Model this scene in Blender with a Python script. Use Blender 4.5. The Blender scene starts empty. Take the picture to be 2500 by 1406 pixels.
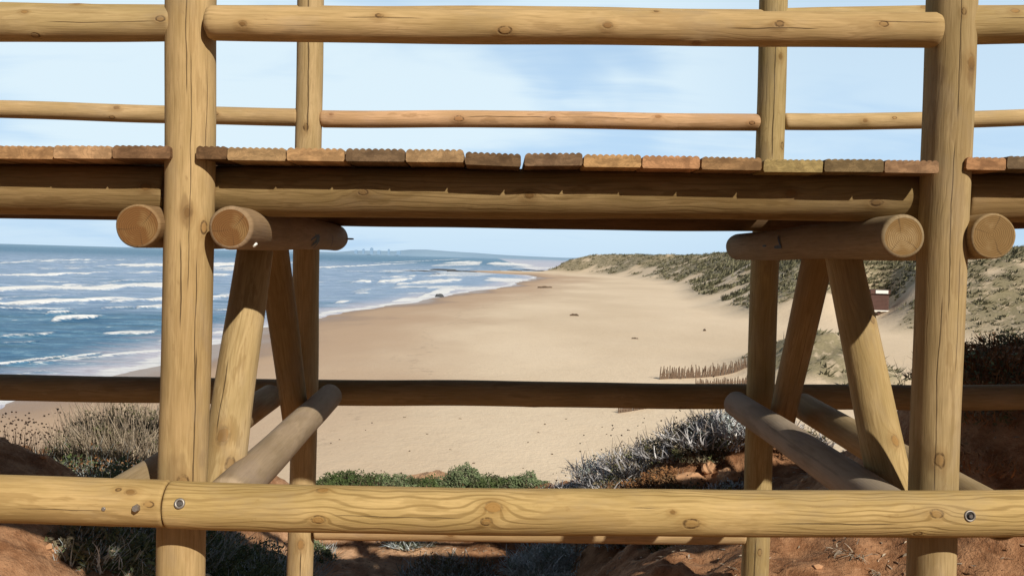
import bpy, math, random
import numpy as np
from mathutils import Vector, Matrix
random.seed(7); rng = np.random.default_rng(7)
sc = bpy.context.scene
COL = sc.collection
R = math.radians
EYE = 10.0                     # eye height above the sea
F = 2150.0                     # focal length in px of a 2500 px wide frame

# ------------------------------------------------------------------ camera
cam_d = bpy.data.cameras.new('camera'); cam = bpy.data.objects.new('camera', cam_d)
COL.objects.link(cam); sc.camera = cam
cam_d.sensor_width = 36; cam_d.lens = 36 * F / 2500; cam_d.clip_end = 60000; cam_d.clip_start = 0.05
YAW, PITCH, ROLL = R(1.2), math.atan(73.6 / F), R(1.6)
cm = Matrix.Rotation(-YAW, 4, 'Z') @ Matrix.Rotation(R(90) - PITCH, 4, 'X') @ Matrix.Rotation(ROLL, 4, 'Z')
cm = Matrix.Translation((0, 0, EYE)) @ cm
cam.matrix_world = cm
C3 = cm.to_3x3()

def ray(px, py):
    return C3 @ Vector(((px - 1250) / F, -(py - 703) / F, -1.0))
def at(px, py, Y):
    d = ray(px, py); return Vector((0, 0, EYE)) + d * (Y / d.y)
def onz(px, py, z):
    d = ray(px, py); return Vector((0, 0, EYE)) + d * ((z - EYE) / d.z)

# ------------------------------------------------------------------ object helpers
def tag(o, label=None, cat=None, group=None, kind=None):
    if label: o['label'] = label
    if cat: o['category'] = cat
    if group: o['group'] = group
    if kind: o['kind'] = kind
    return o
def empty(name, loc, label, cat, group=None):
    o = bpy.data.objects.new(name, None); COL.objects.link(o); o.location = loc
    o.empty_display_size = .1
    return tag(o, label, cat, group)
def mesh(name, V, Fc, mats=(), parent=None, smooth=False, mw=None, fm=None):
    me = bpy.data.meshes.new(name)
    if isinstance(V, np.ndarray): V = V.tolist()
    if isinstance(Fc, np.ndarray): Fc = Fc.tolist()
    me.from_pydata(V, [], Fc)
    for m in mats: me.materials.append(m)
    if fm is not None: me.polygons.foreach_set('material_index', fm)
    if smooth is True: me.polygons.foreach_set('use_smooth', [True] * len(me.polygons))
    elif smooth: me.polygons.foreach_set('use_smooth', smooth)
    me.update()
    o = bpy.data.objects.new(name, me); COL.objects.link(o)
    if parent is not None: o.parent = parent; 
    if mw is not None:
        pm = parent_world(parent)
        o.matrix_basis = pm.inverted() @ mw
    elif parent is not None:
        o.matrix_basis = parent_world(parent).inverted()
    return o
def parent_world(p):
    if p is None: return Matrix.Identity(4)
    m = Matrix.Translation(p.location) if p.type == 'EMPTY' else p.matrix_basis.copy()
    return parent_world(p.parent) @ m

# ------------------------------------------------------------------ vectorised noise
_P = rng.random((256, 256, 1))[:, :, 0]
def vnoise(x, y):
    xi = np.floor(x).astype(int); yi = np.floor(y).astype(int)
    fx = x - xi; fy = y - yi; fx = fx * fx * (3 - 2 * fx); fy = fy * fy * (3 - 2 * fy)
    a = _P[xi % 256, yi % 256]; b = _P[(xi + 1) % 256, yi % 256]
    c = _P[xi % 256, (yi + 1) % 256]; d = _P[(xi + 1) % 256, (yi + 1) % 256]
    return (a * (1 - fx) + b * fx) * (1 - fy) + (c * (1 - fx) + d * fx) * fy
def fbm(x, y, o=4, g=.5):
    s = 0; a = 1; t = 0
    for i in range(o):
        s = s + a * vnoise(x * 2 ** i + 17.3 * i, y * 2 ** i + 9.1 * i); t += a; a *= g
    return s / t - .5
def sstep(t):
    t = np.clip(t, 0, 1); return t * t * (3 - 2 * t)

# ------------------------------------------------------------------ node helper
class NT:
    def __init__(s, name, world=None):
        if world: s.m = world
        else: s.m = bpy.data.materials.new(name)
        s.m.use_nodes = True; s.t = s.m.node_tree; s.t.nodes.clear()
    def n(s, typ, ins=None, **kw):
        nd = s.t.nodes.new(typ)
        for k, v in kw.items(): setattr(nd, k, v)
        if ins:
            for k, v in ins.items(): s.put(nd.inputs[k], v)
        return nd
    def put(s, sock, v):
        if isinstance(v, bpy.types.NodeSocket): s.t.links.new(v, sock)
        elif isinstance(v, (tuple, list)):
            try: sock.default_value = tuple(v) + ((1,) if len(v) == 3 and len(sock.default_value) == 4 else ())
            except TypeError: sock.default_value = v
        else: sock.default_value = v
    def M(s, op, a, b=None, c=None, clamp=False):
        nd = s.t.nodes.new('ShaderNodeMath'); nd.operation = op; nd.use_clamp = clamp
        s.put(nd.inputs[0], a)
        if b is not None: s.put(nd.inputs[1], b)
        if c is not None: s.put(nd.inputs[2], c)
        return nd.outputs[0]
    def mix(s, f, a, b, blend='MIX'):
        nd = s.t.nodes.new('ShaderNodeMix'); nd.data_type = 'RGBA'; nd.blend_type = blend
        s.put(nd.inputs[0], f); s.put(nd.inputs[6], a); s.put(nd.inputs[7], b)
        return nd.outputs[2]
    def ramp(s, f, stops, interp='LINEAR'):
        nd = s.t.nodes.new('ShaderNodeValToRGB'); s.put(nd.inputs[0], f)
        cr = nd.color_ramp; cr.interpolation = interp
        while len(cr.elements) < len(stops): cr.elements.new(.5)
        for e, (p, c) in zip(cr.elements, stops):
            e.position = p
            e.color = (c, c, c, 1) if not isinstance(c, (tuple, list)) else tuple(c) + (1,)
        return nd.outputs[0]
    def mr(s, f, a, b, c=0.0, d=1.0):
        nd = s.t.nodes.new('ShaderNodeMapRange'); nd.interpolation_type = 'SMOOTHSTEP'
        for i, v in enumerate((f, a, b, c, d)): s.put(nd.inputs[i], v)
        return nd.outputs[0]
    def noise(s, vec, scale, detail=3, rough=.5, dist=0.0):
        nd = s.n('ShaderNodeTexNoise', {'Vector': vec, 'Scale': scale, 'Detail': detail, 'Roughness': rough, 'Distortion': dist})
        return nd.outputs[0]
    def xyz(s, x, y, z=0.0):
        return s.n('ShaderNodeCombineXYZ', {0: x, 1: y, 2: z}).outputs[0]
    def scl(s, vec, sx, sy, sz, off=(0, 0, 0)):
        return s.n('ShaderNodeMapping', {'Vector': vec, 'Location': off, 'Scale': (sx, sy, sz)}).outputs[0]
    def out(s, col, rough=.8, bump=None, bstr=.3, bdist=.01, spec=.3, **kw):
        p = s.n('ShaderNodeBsdfPrincipled', {'Base Color': col, 'Roughness': rough, 'Specular IOR Level': spec})
        for k, v in kw.items(): s.put(p.inputs[k], v)
        if bump is not None:
            b = s.n('ShaderNodeBump', {'Height': bump, 'Strength': bstr, 'Distance': bdist})
            s.t.links.new(b.outputs[0], p.inputs['Normal'])
        o = s.n('ShaderNodeOutputMaterial'); s.t.links.new(p.outputs[0], o.inputs[0])
        return s.m

# ------------------------------------------------------------------ wood materials
def wood(seed, tone=(.50, .345, .155), grain=.5, mott=.5, knots=(), cracks=(), grey=0.0, stains=()):
    """round treated pine; uv.x = metres around the log (0 faces the viewer), uv.y = metres along"""
    N = NT('pine_log_wood')
    tone = (tone[0] * .85, tone[1] * .86, tone[2] * .90)
    uv = N.n('ShaderNodeUVMap').outputs[0]
    sp = N.n('ShaderNodeSeparateXYZ', {0: uv}); u, v = sp.outputs[0], sp.outputs[1]
    rx = seed * 3.17
    w1 = N.noise(N.xyz(N.M('MULTIPLY', u, 6), N.M('MULTIPLY', v, 1.6), rx), 1.0, 3, .55)
    w2 = N.noise(N.xyz(N.M('MULTIPLY', u, 26), N.M('MULTIPLY', v, 5), rx + 5), 1.0, 2)
    field = N.M('ADD', N.M('MULTIPLY', w1, .075), N.M('MULTIPLY', w2, .011))
    field = N.M('ADD', field, N.M('MULTIPLY', u, .62))
    core = None; halo = None; rim = None
    corel = []
    for ki, (ku, kv, kr) in enumerate(knots):
        dk = (ki * 7 + int(seed * 3)) % 3
        du = N.M('SUBTRACT', u, ku); dv = N.M('MULTIPLY', N.M('SUBTRACT', v, kv), .62)
        d = N.M('SQRT', N.M('ADD', N.M('MULTIPLY', du, du), N.M('MULTIPLY', dv, dv)))
        d = N.M('ADD', d, N.M('MULTIPLY', N.M('SUBTRACT', w2, .5), kr * 1.5))
        e = N.M('EXPONENT', N.M('MULTIPLY', d, -.62 / kr))
        field = N.M('ADD', field, N.M('MULTIPLY', e, kr * 2.4))
        c = N.mr(d, kr * .85, kr * .7); h = N.mr(d, kr * 2.6, kr * .9)
        r_ = N.M('MULTIPLY', N.M('MULTIPLY', N.mr(d, kr * .60, kr * .88), N.mr(d, kr * 1.25, kr * .92)), N.mr(N.noise(N.xyz(N.M('MULTIPLY', u, 70), N.M('MULTIPLY', v, 70), kv * 9 + rx), 1, 2), .30, .62, .12, 1.0 if dk else .45))
        c = N.M('MULTIPLY', c, (1.0, .75, .45)[dk])
        core = c if core is None else N.M('MAXIMUM', core, c)
        halo = h if halo is None else N.M('MAXIMUM', halo, h)
        rim = r_ if rim is None else N.M('MAXIMUM', rim, r_)
    ringn = N.M('MULTIPLY', N.noise(N.xyz(N.M('MULTIPLY', field, 34), 0.0, rx), 1.0, 1), 1.6)
    s1 = N.M('SINE', N.M('ADD', N.M('MULTIPLY', field, 560), N.M('MULTIPLY', ringn, 6)))
    line = N.mr(s1, .25, 1.0)
    vis = N.mr(N.noise(N.xyz(N.M('MULTIPLY', u, 9), N.M('MULTIPLY', v, 2.2), rx + 9), 1, 2), .38, .62)
    line = N.M('MULTIPLY', line, N.M('ADD', N.M('MULTIPLY', vis, .8), .2))
    L = (tone[0] * 1.28, tone[1] * 1.29, tone[2] * 1.40); D = (tone[0] * .52, tone[1] * .47, tone[2] * .40)
    mo = N.noise(N.xyz(N.M('MULTIPLY', u, 17), N.M('MULTIPLY', v, 3.4), rx + 20), 1, 4, .62)
    mo2 = N.noise(N.xyz(N.M('MULTIPLY', u, 9), N.M('MULTIPLY', v, 1.1), rx + 31), 1, 2)
    col = N.mix(N.mr(mo, .36, .66), tone, L)
    patch = N.mr(N.M('ADD', mo, N.M('MULTIPLY', N.M('SUBTRACT', mo2, .5), .8)), .53, .60)
    col = N.mix(N.M('MULTIPLY', patch, mott * .9), col, (tone[0] * .68, tone[1] * .63, tone[2] * .56))
    big = N.mr(N.noise(N.xyz(N.M('MULTIPLY', u, 5), N.M('MULTIPLY', v, 1.7), rx + 44), 1, 3, .6), .46, .66)
    col = N.mix(N.M('MULTIPLY', big, .45), col, (tone[0] * .66, tone[1] * .66, tone[2] * .60))
    col = N.mix(N.M('MULTIPLY', line, grain * .62), col, D)
    fine = N.noise(N.xyz(N.M('MULTIPLY', u, 420), N.M('MULTIPLY', v, 11), rx), 1, 2, .6)
    fine2 = N.noise(N.xyz(N.M('MULTIPLY', N.M('ADD', u, N.M('MULTIPLY', w1, .02)), 150), N.M('MULTIPLY', v, 5), rx + 3), 1, 3, .65)
    col = N.mix(N.M('MULTIPLY', N.mr(fine2, .50, .66), .34), col, (tone[0] * .60, tone[1] * .56, tone[2] * .48))
    col = N.mix(N.M('MULTIPLY', N.mr(fine2, .42, .30), .30), col, L)
    col = N.mix(N.M('MULTIPLY', N.mr(fine, .45, .7), .26), col, D)
    chk = N.noise(N.xyz(N.M('MULTIPLY', N.M('ADD', u, N.M('MULTIPLY', w1, .01)), 130), N.M('MULTIPLY', v, 1.9), rx + 77), 1, 1, .4)
    chk = N.mr(chk, .74, .79)
    col = N.mix(N.M('MULTIPLY', chk, .7), col, (.10, .06, .03))
    dirt = N.mr(N.noise(N.xyz(N.M('MULTIPLY', u, 30), N.M('MULTIPLY', v, 18), rx + 60), 1, 5, .7), .62, .74)
    col = N.mix(N.M('MULTIPLY', dirt, .35), col, (tone[0] * .5, tone[1] * .42, tone[2] * .36))
    bumpv = N.M('ADD', N.M('MULTIPLY', line, -.35 * grain), N.M('MULTIPLY', fine, .35))
    if core is not None:
        col = N.mix(N.M('MULTIPLY', halo, .42), col, (tone[0] * .66, tone[1] * .54, tone[2] * .42))
        col = N.mix(N.M('MULTIPLY', core, .8), col, N.mix(N.mr(w2, .4, .6), (tone[0] * .74, tone[1] * .58, tone[2] * .44), (tone[0] * .42, tone[1] * .32, tone[2] * .24)))
        col = N.mix(N.M('MULTIPLY', rim, .85), col, (.075, .040, .018))
        bumpv = N.M('ADD', bumpv, N.M('SUBTRACT', N.M('MULTIPLY', halo, .5), N.M('MULTIPLY', rim, .8)))
    for (cu, v0, v1, w) in cracks:
        wob = N.noise(N.xyz(N.M('MULTIPLY', v, 5), cu * 90, rx), 1, 3)
        du = N.M('ABSOLUTE', N.M('ADD', N.M('SUBTRACT', u, cu), N.M('MULTIPLY', N.M('SUBTRACT', wob, .5), .016)))
        ww = N.M('MULTIPLY', w * 1.5, N.M('ADD', .35, N.noise(N.xyz(N.M('MULTIPLY', v, 13), 4.0, rx), 1, 2)))
        m = N.M('MULTIPLY', N.M('LESS_THAN', du, ww), N.M('MULTIPLY', N.mr(v, v0, v0 + .05), N.mr(v, v1, v1 - .05)))
        col = N.mix(N.M('MULTIPLY', m, .8), col, (.055, .032, .016)); bumpv = N.M('SUBTRACT', bumpv, N.M('MULTIPLY', m, 1.5))
    for (su, sv, sr, dark) in stains:
        du = N.M('SUBTRACT', u, su); dv = N.M('MULTIPLY', N.M('SUBTRACT', v, sv), .45)
        d = N.M('SQRT', N.M('ADD', N.M('MULTIPLY', du, du), N.M('MULTIPLY', dv, dv)))
        d = N.M('ADD', d, N.M('MULTIPLY', N.M('SUBTRACT', mo, .5), sr * 3.2))
        col = N.mix(N.M('MULTIPLY', N.mr(d, sr, sr * .55), dark), col, (.16, .095, .045))
    if grey > 0:
        col = N.mix(grey, col, N.mix(N.mr(mo, .35, .65), (.22, .175, .13), (.33, .27, .21)))
    sep = N.n('ShaderNodeObjectInfo').outputs['Random']
    col = N.mix(1.0, col, N.mix(sep, (.93, .95, .92), (1.03, 1.0, 1.0)), 'MULTIPLY')
    wz = N.mr(N.noise(N.xyz(N.M('MULTIPLY', u, 7), N.M('MULTIPLY', v, 2.6), rx + 90), 1, 4, .7), .50, .68)
    col = N.mix(N.M('MULTIPLY', wz, .30), col, (tone[0] * .74, tone[1] * .80, tone[2] * 1.15))
    return N.out(col, .85, bumpv, .5, .004, .10)

def endgrain(seed, a=(.40, .235, .095), b=(.58, .41, .20)):
    N = NT('pine_end_grain'); a = (a[0] * .50, a[1] * .45, a[2] * .40); b = (b[0] * .52, b[1] * .48, b[2] * .45)
    tc = N.n('ShaderNodeTexCoord').outputs['Object']
    sp = N.n('ShaderNodeSeparateXYZ', {0: tc})
    x = N.M('ADD', sp.outputs[0], .006 * math.sin(seed * 7)); y = N.M('ADD', sp.outputs[1], .006 * math.cos(seed * 5))
    n = N.noise(N.scl(tc, 1, 1, .01, (seed, 0, 0)), 22, 3)
    rr = N.M('ADD', N.M('SQRT', N.M('ADD', N.M('MULTIPLY', x, x), N.M('MULTIPLY', y, y))), N.M('MULTIPLY', n, .016))
    ring = N.mr(N.M('SINE', N.M('MULTIPLY', rr, 1150)), .0, 1)
    patch = N.mr(N.noise(N.scl(tc, 1, 1, .01, (seed * 3, 1, 0)), 16, 3, .5), .46, .62)
    inner = N.mr(rr, .062, .042)
    col = N.mix(N.M('MULTIPLY', N.M('MULTIPLY', patch, inner), .8), a, b)
    col = N.mix(N.M('MULTIPLY', ring, .40), col, (a[0] * .5, a[1] * .42, a[2] * .35))
    an = N.M('ARCTAN2', y, x)
    for k in range(3):
        ca = (seed * 1.9 + k * 2.3) % 6.28 - 3.14
        m = N.M('LESS_THAN', N.M('ABSOLUTE', N.M('SUBTRACT', an, N.M('ADD', ca, N.M('MULTIPLY', N.M('SUBTRACT', n, .5), .5)))), N.M('MULTIPLY', .035, N.M('GREATER_THAN', rr, .012)))
        col = N.mix(N.M('MULTIPLY', m, .45), col, (.05, .028, .014))
    return N.out(col, .8, N.M('ADD', ring, n), .4, .002, .2)

def flat(name, col, rough=.6, metal=0.0, var=.15, scale=30):
    N = NT(name)
    tc = N.n('ShaderNodeTexCoord').outputs['Object']
    n = N.noise(tc, scale, 3)
    c = N.mix(n, tuple(x * (1 - var) for x in col), tuple(min(1, x * (1 + var)) for x in col))
    return N.out(c, rough, n, .15, .002, .4, Metallic=metal)

# ------------------------------------------------------------------ the log builder
def log(name, pts, dpx, parent, mat, end=None, seg=40, dpx2=None, knobs=(), sink=0.0, label=None, chamfer=.006, seed=None):
    """pts = list of (px,py,Y) along the axis; dpx = diameter in px at first point; dpx2 at last"""
    sd = seed if seed is not None else random.random() * 50
    P = [at(*p) for p in pts]
    r0 = dpx * .5 * P[0].y / F; r1 = (dpx2 if dpx2 else dpx * P[0].y / P[-1].y) * .5 * P[-1].y / F
    A, B = P[0], P[-1]; L = (B - A).length; ax = (B - A).normalized()
    mid = (A + B) / 2; toc = (Vector((0, 0, EYE)) - mid); toc = (toc - ax * toc.dot(ax))
    if toc.length < .2: toc = Vector((0, -1, .01)) - ax * ax.dot(Vector((0, -1, .01)))
    toc.normalize()
    yl = -toc; xl = yl.cross(ax).normalized(); yl = ax.cross(xl)
    mw = Matrix(((xl.x, yl.x, ax.x, A.x), (xl.y, yl.y, ax.y, A.y), (xl.z, yl.z, ax.z, A.z), (0, 0, 0, 1)))
    imw = mw.inverted()
    ctrl = [imw @ p for p in P]
    nr = max(12, int(L / .03)); V = []; uvs = []
    zs = [chamfer * .0, chamfer * .35, chamfer] + list(np.linspace(chamfer * 2, L - chamfer * 2, nr)) + [L - chamfer, L - chamfer * .35, L]
    sc_ = [1 - chamfer / r0, 1 - chamfer * .3 / r0, 1] + [1] * nr + [1, 1 - chamfer * .3 / r1, 1 - chamfer / r1]
    cz = [c.z for c in ctrl]; cx = [c.x for c in ctrl]; cy = [c.y for c in ctrl]
    if len(ctrl) > 2:    # smooth through the way points
        cxf = np.polyfit(cz, cx, min(3, len(cz) - 1)); cyf = np.polyfit(cz, cy, min(3, len(cz) - 1))
        fx = lambda z: float(np.polyval(cxf, z)); fy = lambda z: float(np.polyval(cyf, z))
    else: fx = fy = lambda z: 0.0
    for i, z in enumerate(zs):
        t = z / L; r = (r0 + (r1 - r0) * t)
        wob = math.sin(z * 1.7 + sd) * .0030 + math.sin(z * 3.9 + sd * 2) * .0018 + math.sin(z * 9.1 + sd * 5) * .0007
        for k in range(seg + 1):
            th = -math.pi + 2 * math.pi * k / seg
            rr = r * sc_[i] * (1 + .012 * math.sin(2 * th + sd + z * .8) + .009 * math.sin(3 * th + z * 2.3 + sd) + .006 * math.sin(5 * th + z * 6 + sd * 3))
            for (ku, kv, kr) in knobs:
                dd = math.hypot(th * r - ku, (z - kv) * .6); rr += .0035 * math.exp(-(dd / (kr * 2.2)) ** 2)
            V.append((fx(z) + wob + math.sin(th) * rr, fy(z) + wob * .7 - math.cos(th) * rr, z)); uvs.append((th * r, z))
    Fc = []; fm = []; n = seg + 1; nz = len(zs)
    for i in range(nz - 1):
        for k in range(seg):
            a = i * n + k; Fc.append((a, a + 1, a + 1 + n, a + n)); fm.append(0)
    sm = [True] * len(Fc)
    Fc.append(tuple(range(seg - 1, -1, -1))); Fc.append(tuple((nz - 1) * n + k for k in range(seg)))
    fm += [1, 1]; sm += [False, False]
    o = mesh(name, V, Fc, (mat, end or END[0]), parent, sm, mw, fm)
    uvl = o.data.uv_layers.new(name='UVMap'); li = np.empty(len(o.data.loops), dtype=np.int32)
    o.data.loops.foreach_get('vertex_index', li)
    uvl.data.foreach_set('uv', np.array(uvs)[li].ravel())
    if label: o['label'] = label
    o['_r'] = r0
    return o
def surf(o, th, z, extra=0.0):
    """world matrix on the surface of a log, local -Y pointing out"""
    r = o['_r'] + extra
    m = Matrix.Translation((math.sin(th) * r, -math.cos(th) * r, z)) @ Matrix.Rotation(th, 4, 'Z')
    return parent_world(o.parent) @ o.matrix_basis @ m

END = [endgrain(1), endgrain(2.4, (.36, .19, .07), (.50, .33, .14)), endgrain(3.7, (.44, .29, .12), (.62, .46, .24)), endgrain(5.2, (.45, .30, .13), (.60, .43, .21))]

# knots given as px position on a log -> (u, v, r)
def K(p0, p1, dpx, lst):
    (x0, y0, Y0), (x1, y1, Y1) = p0, p1
    A, B = at(*p0), at(*p1); L = (B - A).length; out = []
    for (px, py, rp) in lst:
        dx, dy = x1 - x0, y1 - y0; ll = math.hypot(dx, dy)
        t = ((px - x0) * dx + (py - y0) * dy) / ll ** 2
        off = ((px - x0) * dy - (py - y0) * dx) / ll          # + to one side
        s = max(-.95, min(.95, off / (dpx / 2)))
        # perspective correct t
        tt = t * Y0 / (Y1 + (Y0 - Y1) * t) if abs(Y0 - Y1) > .01 else t
        r = dpx * .5 * Y0 / F
        out.append((-math.asin(s) * r, tt * L, rp * Y0 / F))
    return out

# ================================================================== FOOTBRIDGE
bridge = empty('footbridge', at(1330, 1500, 3.4), 'wooden footbridge of round pine logs with grooved deck boards, spanning the whole frame', 'bridge')
YF, YB = 2.55, 4.2
def rk(n, L, r, kr=.007):
    return [(random.uniform(-1.1, 1.1) * r, random.uniform(.1, L - .1), kr * random.uniform(.7, 1.2)) for _ in range(n)]

# --- posts (bottom goes below the ground)
def post(pt, pb, d0, d1, **kw):
    seed = kw.pop('seed'); lst = kw.pop('kn', []); cr = kw.pop('cr', []); st = kw.pop('st', [])
    tone = kw.pop('tone', (.50, .345, .155))
    k = K(pt, pb, d0, lst)
    c = [(K(pt, pb, d0, [(a[0], a[1], 1)])[0], K(pt, pb, d0, [(a[2], a[3], 1)])[0], a[4]) for a in cr]
    cracks = [(p[0], min(p[1], q[1]), max(p[1], q[1]), w) for p, q, w in c]
    s = [(K(pt, pb, d0, [(a[0], a[1], 1)])[0][:2] + (a[2], a[3])) for a in st]
    return log('post', [pt, pb], d0, bridge, wood(seed, tone, knots=k, cracks=cracks, stains=s, **kw), dpx2=d1, seg=48, knobs=k)
post((470, -190, YF), (435, 1900, YF), 117, 112, seed=1, grain=.22, mott=.45,
     kn=[(455, 505, 11), (492, 540, 9), (450, 1150, 12)],
     cr=[(458, -60, 462, 240, .0012), (466, 120, 462, 700, .0009), (441, 560, 437, 790, .0016), (476, 820, 470, 1190, .0016), (500, 150, 496, 420, .0008), (476, 600, 470, 960, .0012)],
     st=[(450, 500, .022, .40), (430, 1120, .03, .3), (492, 1100, .02, .25)])
post((2335, -190, YF), (2247, 1900, YF), 118, 113, seed=2, grain=.30, mott=.6, tone=(.44, .315, .15),
     kn=[(2365, 160, 14), (2290, 1095, 12), (2350, 40, 6)],
     cr=[(2348, -40, 2338, 300, .0012), (2330, 330, 2318, 760, .0012), (2300, 700, 2284, 1190, .0012), (2340, 600, 2330, 900, .0009)],
     st=[(2362, 185, .022, .55), (2300, 185, .016, .35), (2270, 1080, .03, .3)])
post((763, -140, YB), (728, 1660, YB), 64, 63, seed=3, grain=.3, mott=.4, cr=[(757, -40, 752, 330, .0026), (735, 1320, 733, 1500, .002)], kn=[(735, 1310, 8), (748, 305, 7)], tone=(.46, .33, .155))
post((1893, -140, YB), (1836, 1660, YB), 67, 66, seed=4, grain=.4, mott=.6, cr=[(1894, 20, 1880, 390, .0022), (1846, 1290, 1842, 1500, .003), (1872, 140, 1868, 300, .001)], kn=[(1902, 140, 6), (1856, 1330, 5), (1905, 350, 6)], tone=(.44, .315, .14))

post((4240, -190, YF), (4120, 1900, YF), 118, 113, seed=5, grain=.3)
post((3035, -140, YB), (2960, 1660, YB), 67, 66, seed=6, grain=.4)
def rail(name, pts, d0, d1, seed, kn=(), cr=(), tone=(.52, .365, .165), end=None, grain=.3, mott=.5, label=None, grey=0, st=(), chamfer=.006):
    k = K(pts[0], pts[-1], d0, kn)
    cc = []
    for a in cr:
        p = K(pts[0], pts[-1], d0, [(a[0], a[1], 1)])[0]; q = K(pts[0], pts[-1], d0, [(a[2], a[3], 1)])[0]
        cc.append((p[0], min(p[1], q[1]), max(p[1], q[1]), a[4]))
    s = [(K(pts[0], pts[-1], d0, [(a[0], a[1], 1)])[0][:2] + (a[2], a[3])) for a in st]
    return log(name, pts, d0, bridge, wood(seed, tone, grain=grain, mott=mott, knots=k, cracks=cc, grey=grey, stains=s), dpx2=d1, seg=44, knobs=k, end=end, label=label, chamfer=chamfer)

YR = 2.50
# front rails between the posts
rail('rail', [(-1500, 80, YR + .04), (-420, 68, YR + .04), (425, 57, YR + .04)], 80, 80, 11, kn=[(75, 33, 5), (405, 45, 7), (95, 84, 6)], cr=[(120, 55, 400, 52, .0008)], tone=(.50, .355, .165))
rail('rail', [(503, 55, YR), (1400, 66, YR), (2294, 74, YR)], 82, 85, 12, kn=[(602, 56, 8), (925, 37, 8), (1225, 70, 9), (1470, 61, 8), (1883, 58, 8), (2137, 60, 7), (1690, 100, 7), (1590, 30, 5)],
     cr=[(1750, 66, 1990, 45, .001), (2100, 54, 2280, 54, .001), (830, 40, 1040, 58, .0008)], chamfer=.02)
rail('rail', [(2340, 62, YR + .05), (3100, 52, YR + .05), (4700, 32, YR + .05)], 92, 92, 13, kn=[(2450, 30, 6)], cr=[(2400, 45, 2500, 40, .0008)])
# back rails
rail('rail', [(-900, 30, YB), (742, 42, YB)], 54, 54, 14, kn=[(190, 12, 6)], grain=.2)
rail('rail', [(775, 42, YB), (1870, 50, YB)], 52, 52, 15, grain=.2)
rail('rail', [(1905, 50, YB), (4300, 5, YB)], 52, 52, 16, kn=[(2240, 22, 6)], grain=.2)
rail('rail', [(-900, 246, YB), (0, 269, YB), (727, 286, YB)], 42, 42, 17, kn=[(288, 263, 6), (275, 285, 4), (531, 277, 4)], tone=(.50, .355, .17), grain=.2)
rail('rail', [(783, 291, YB), (1856, 298, YB)], 41, 41, 18, kn=[(812, 281, 4), (1118, 292, 6), (1345, 292, 6), (1602, 285, 5), (1830, 300, 5)], cr=[(1130, 287, 1340, 287, .0016), (1350, 288, 1590, 291, .001)], tone=(.60, .38, .20), grain=.3, mott=.8, chamfer=.012, label='reddish rail, more pink than the others')
rail('rail', [(1913, 298, YB), (2500, 287, YB), (3300, 262, YB), (4300, 235, YB)], 41, 41, 19, kn=[(2100, 291, 5), (2170, 284, 3)], tone=(.58, .41, .20), chamfer=.012)

# low rails across the posts, bolted on
YL = 2.55 - .068 - .067
kn_low = [(1190, 1226, 12), (1175, 1262, 9), (1660, 1268, 12), (1615, 1240, 6), (2245, 1248, 10), (2205, 1292, 8), (785, 1190, 10), (780, 1258, 9)]
kn1 = [(335, 1200, 10), (305, 1195, 6), (385, 1228, 7)]
r1 = rail('low_rail', [(-500, 1212, YL), (411, 1226, YL)], 114, 113, 21, kn=kn1, cr=[(60, 1240, 280, 1232, .0008)], grain=.45, mott=.7, tone=(.50, .345, .14))
r2 = rail('low_rail', [(414, 1231, YL), (1250, 1246, YL), (2000, 1252, YL), (3000, 1254, YL)], 114, 116, 22, kn=kn_low, cr=[(1850, 1268, 2160, 1264, .0012), (800, 1250, 1120, 1252, .0008), (1500, 1232, 1600, 1240, .0008)], grain=1.1, mott=.5, tone=(.52, .36, .145))
rail('low_rail', [(3004, 1256, YL), (4400, 1270, YL)], 114, 116, 60)
rail('low_rail', [(-900, 925, YB + .13), (0, 940, YB + .13), (1250, 963, YB + .13), (1900, 972, YB + .13), (2500, 969, YB + .13), (3300, 960, YB + .13), (4300, 950, YB + .13)], 63, 63, 23, tone=(.34, .25, .13), kn=[(1238, 972, 5), (1600, 965, 5)], grain=.4, mott=.6)
rail('ground_rail', [(770, 1287, YB - .02), (1816, 1303, YB - .02)], 56, 56, 24, tone=(.60, .40, .20), kn=[(1100, 1305, 5)], grain=.3)

# stringers under the deck; tones darkened to paint in the deck's shade
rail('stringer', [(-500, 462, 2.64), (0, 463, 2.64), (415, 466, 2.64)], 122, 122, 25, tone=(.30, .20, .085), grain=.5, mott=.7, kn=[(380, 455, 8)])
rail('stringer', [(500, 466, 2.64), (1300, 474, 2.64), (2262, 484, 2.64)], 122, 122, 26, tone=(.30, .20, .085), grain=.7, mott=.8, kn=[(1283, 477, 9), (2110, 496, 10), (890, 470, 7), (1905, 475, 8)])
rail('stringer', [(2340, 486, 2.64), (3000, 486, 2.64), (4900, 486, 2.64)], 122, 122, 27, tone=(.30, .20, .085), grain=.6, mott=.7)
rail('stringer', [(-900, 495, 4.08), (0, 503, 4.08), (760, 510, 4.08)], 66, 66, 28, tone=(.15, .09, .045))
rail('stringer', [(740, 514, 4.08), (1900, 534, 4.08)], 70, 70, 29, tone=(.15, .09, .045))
rail('stringer', [(1870, 534, 4.08), (3300, 512, 4.08), (4000, 506, 4.08)], 70, 70, 30, tone=(.15, .09, .045))

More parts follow.
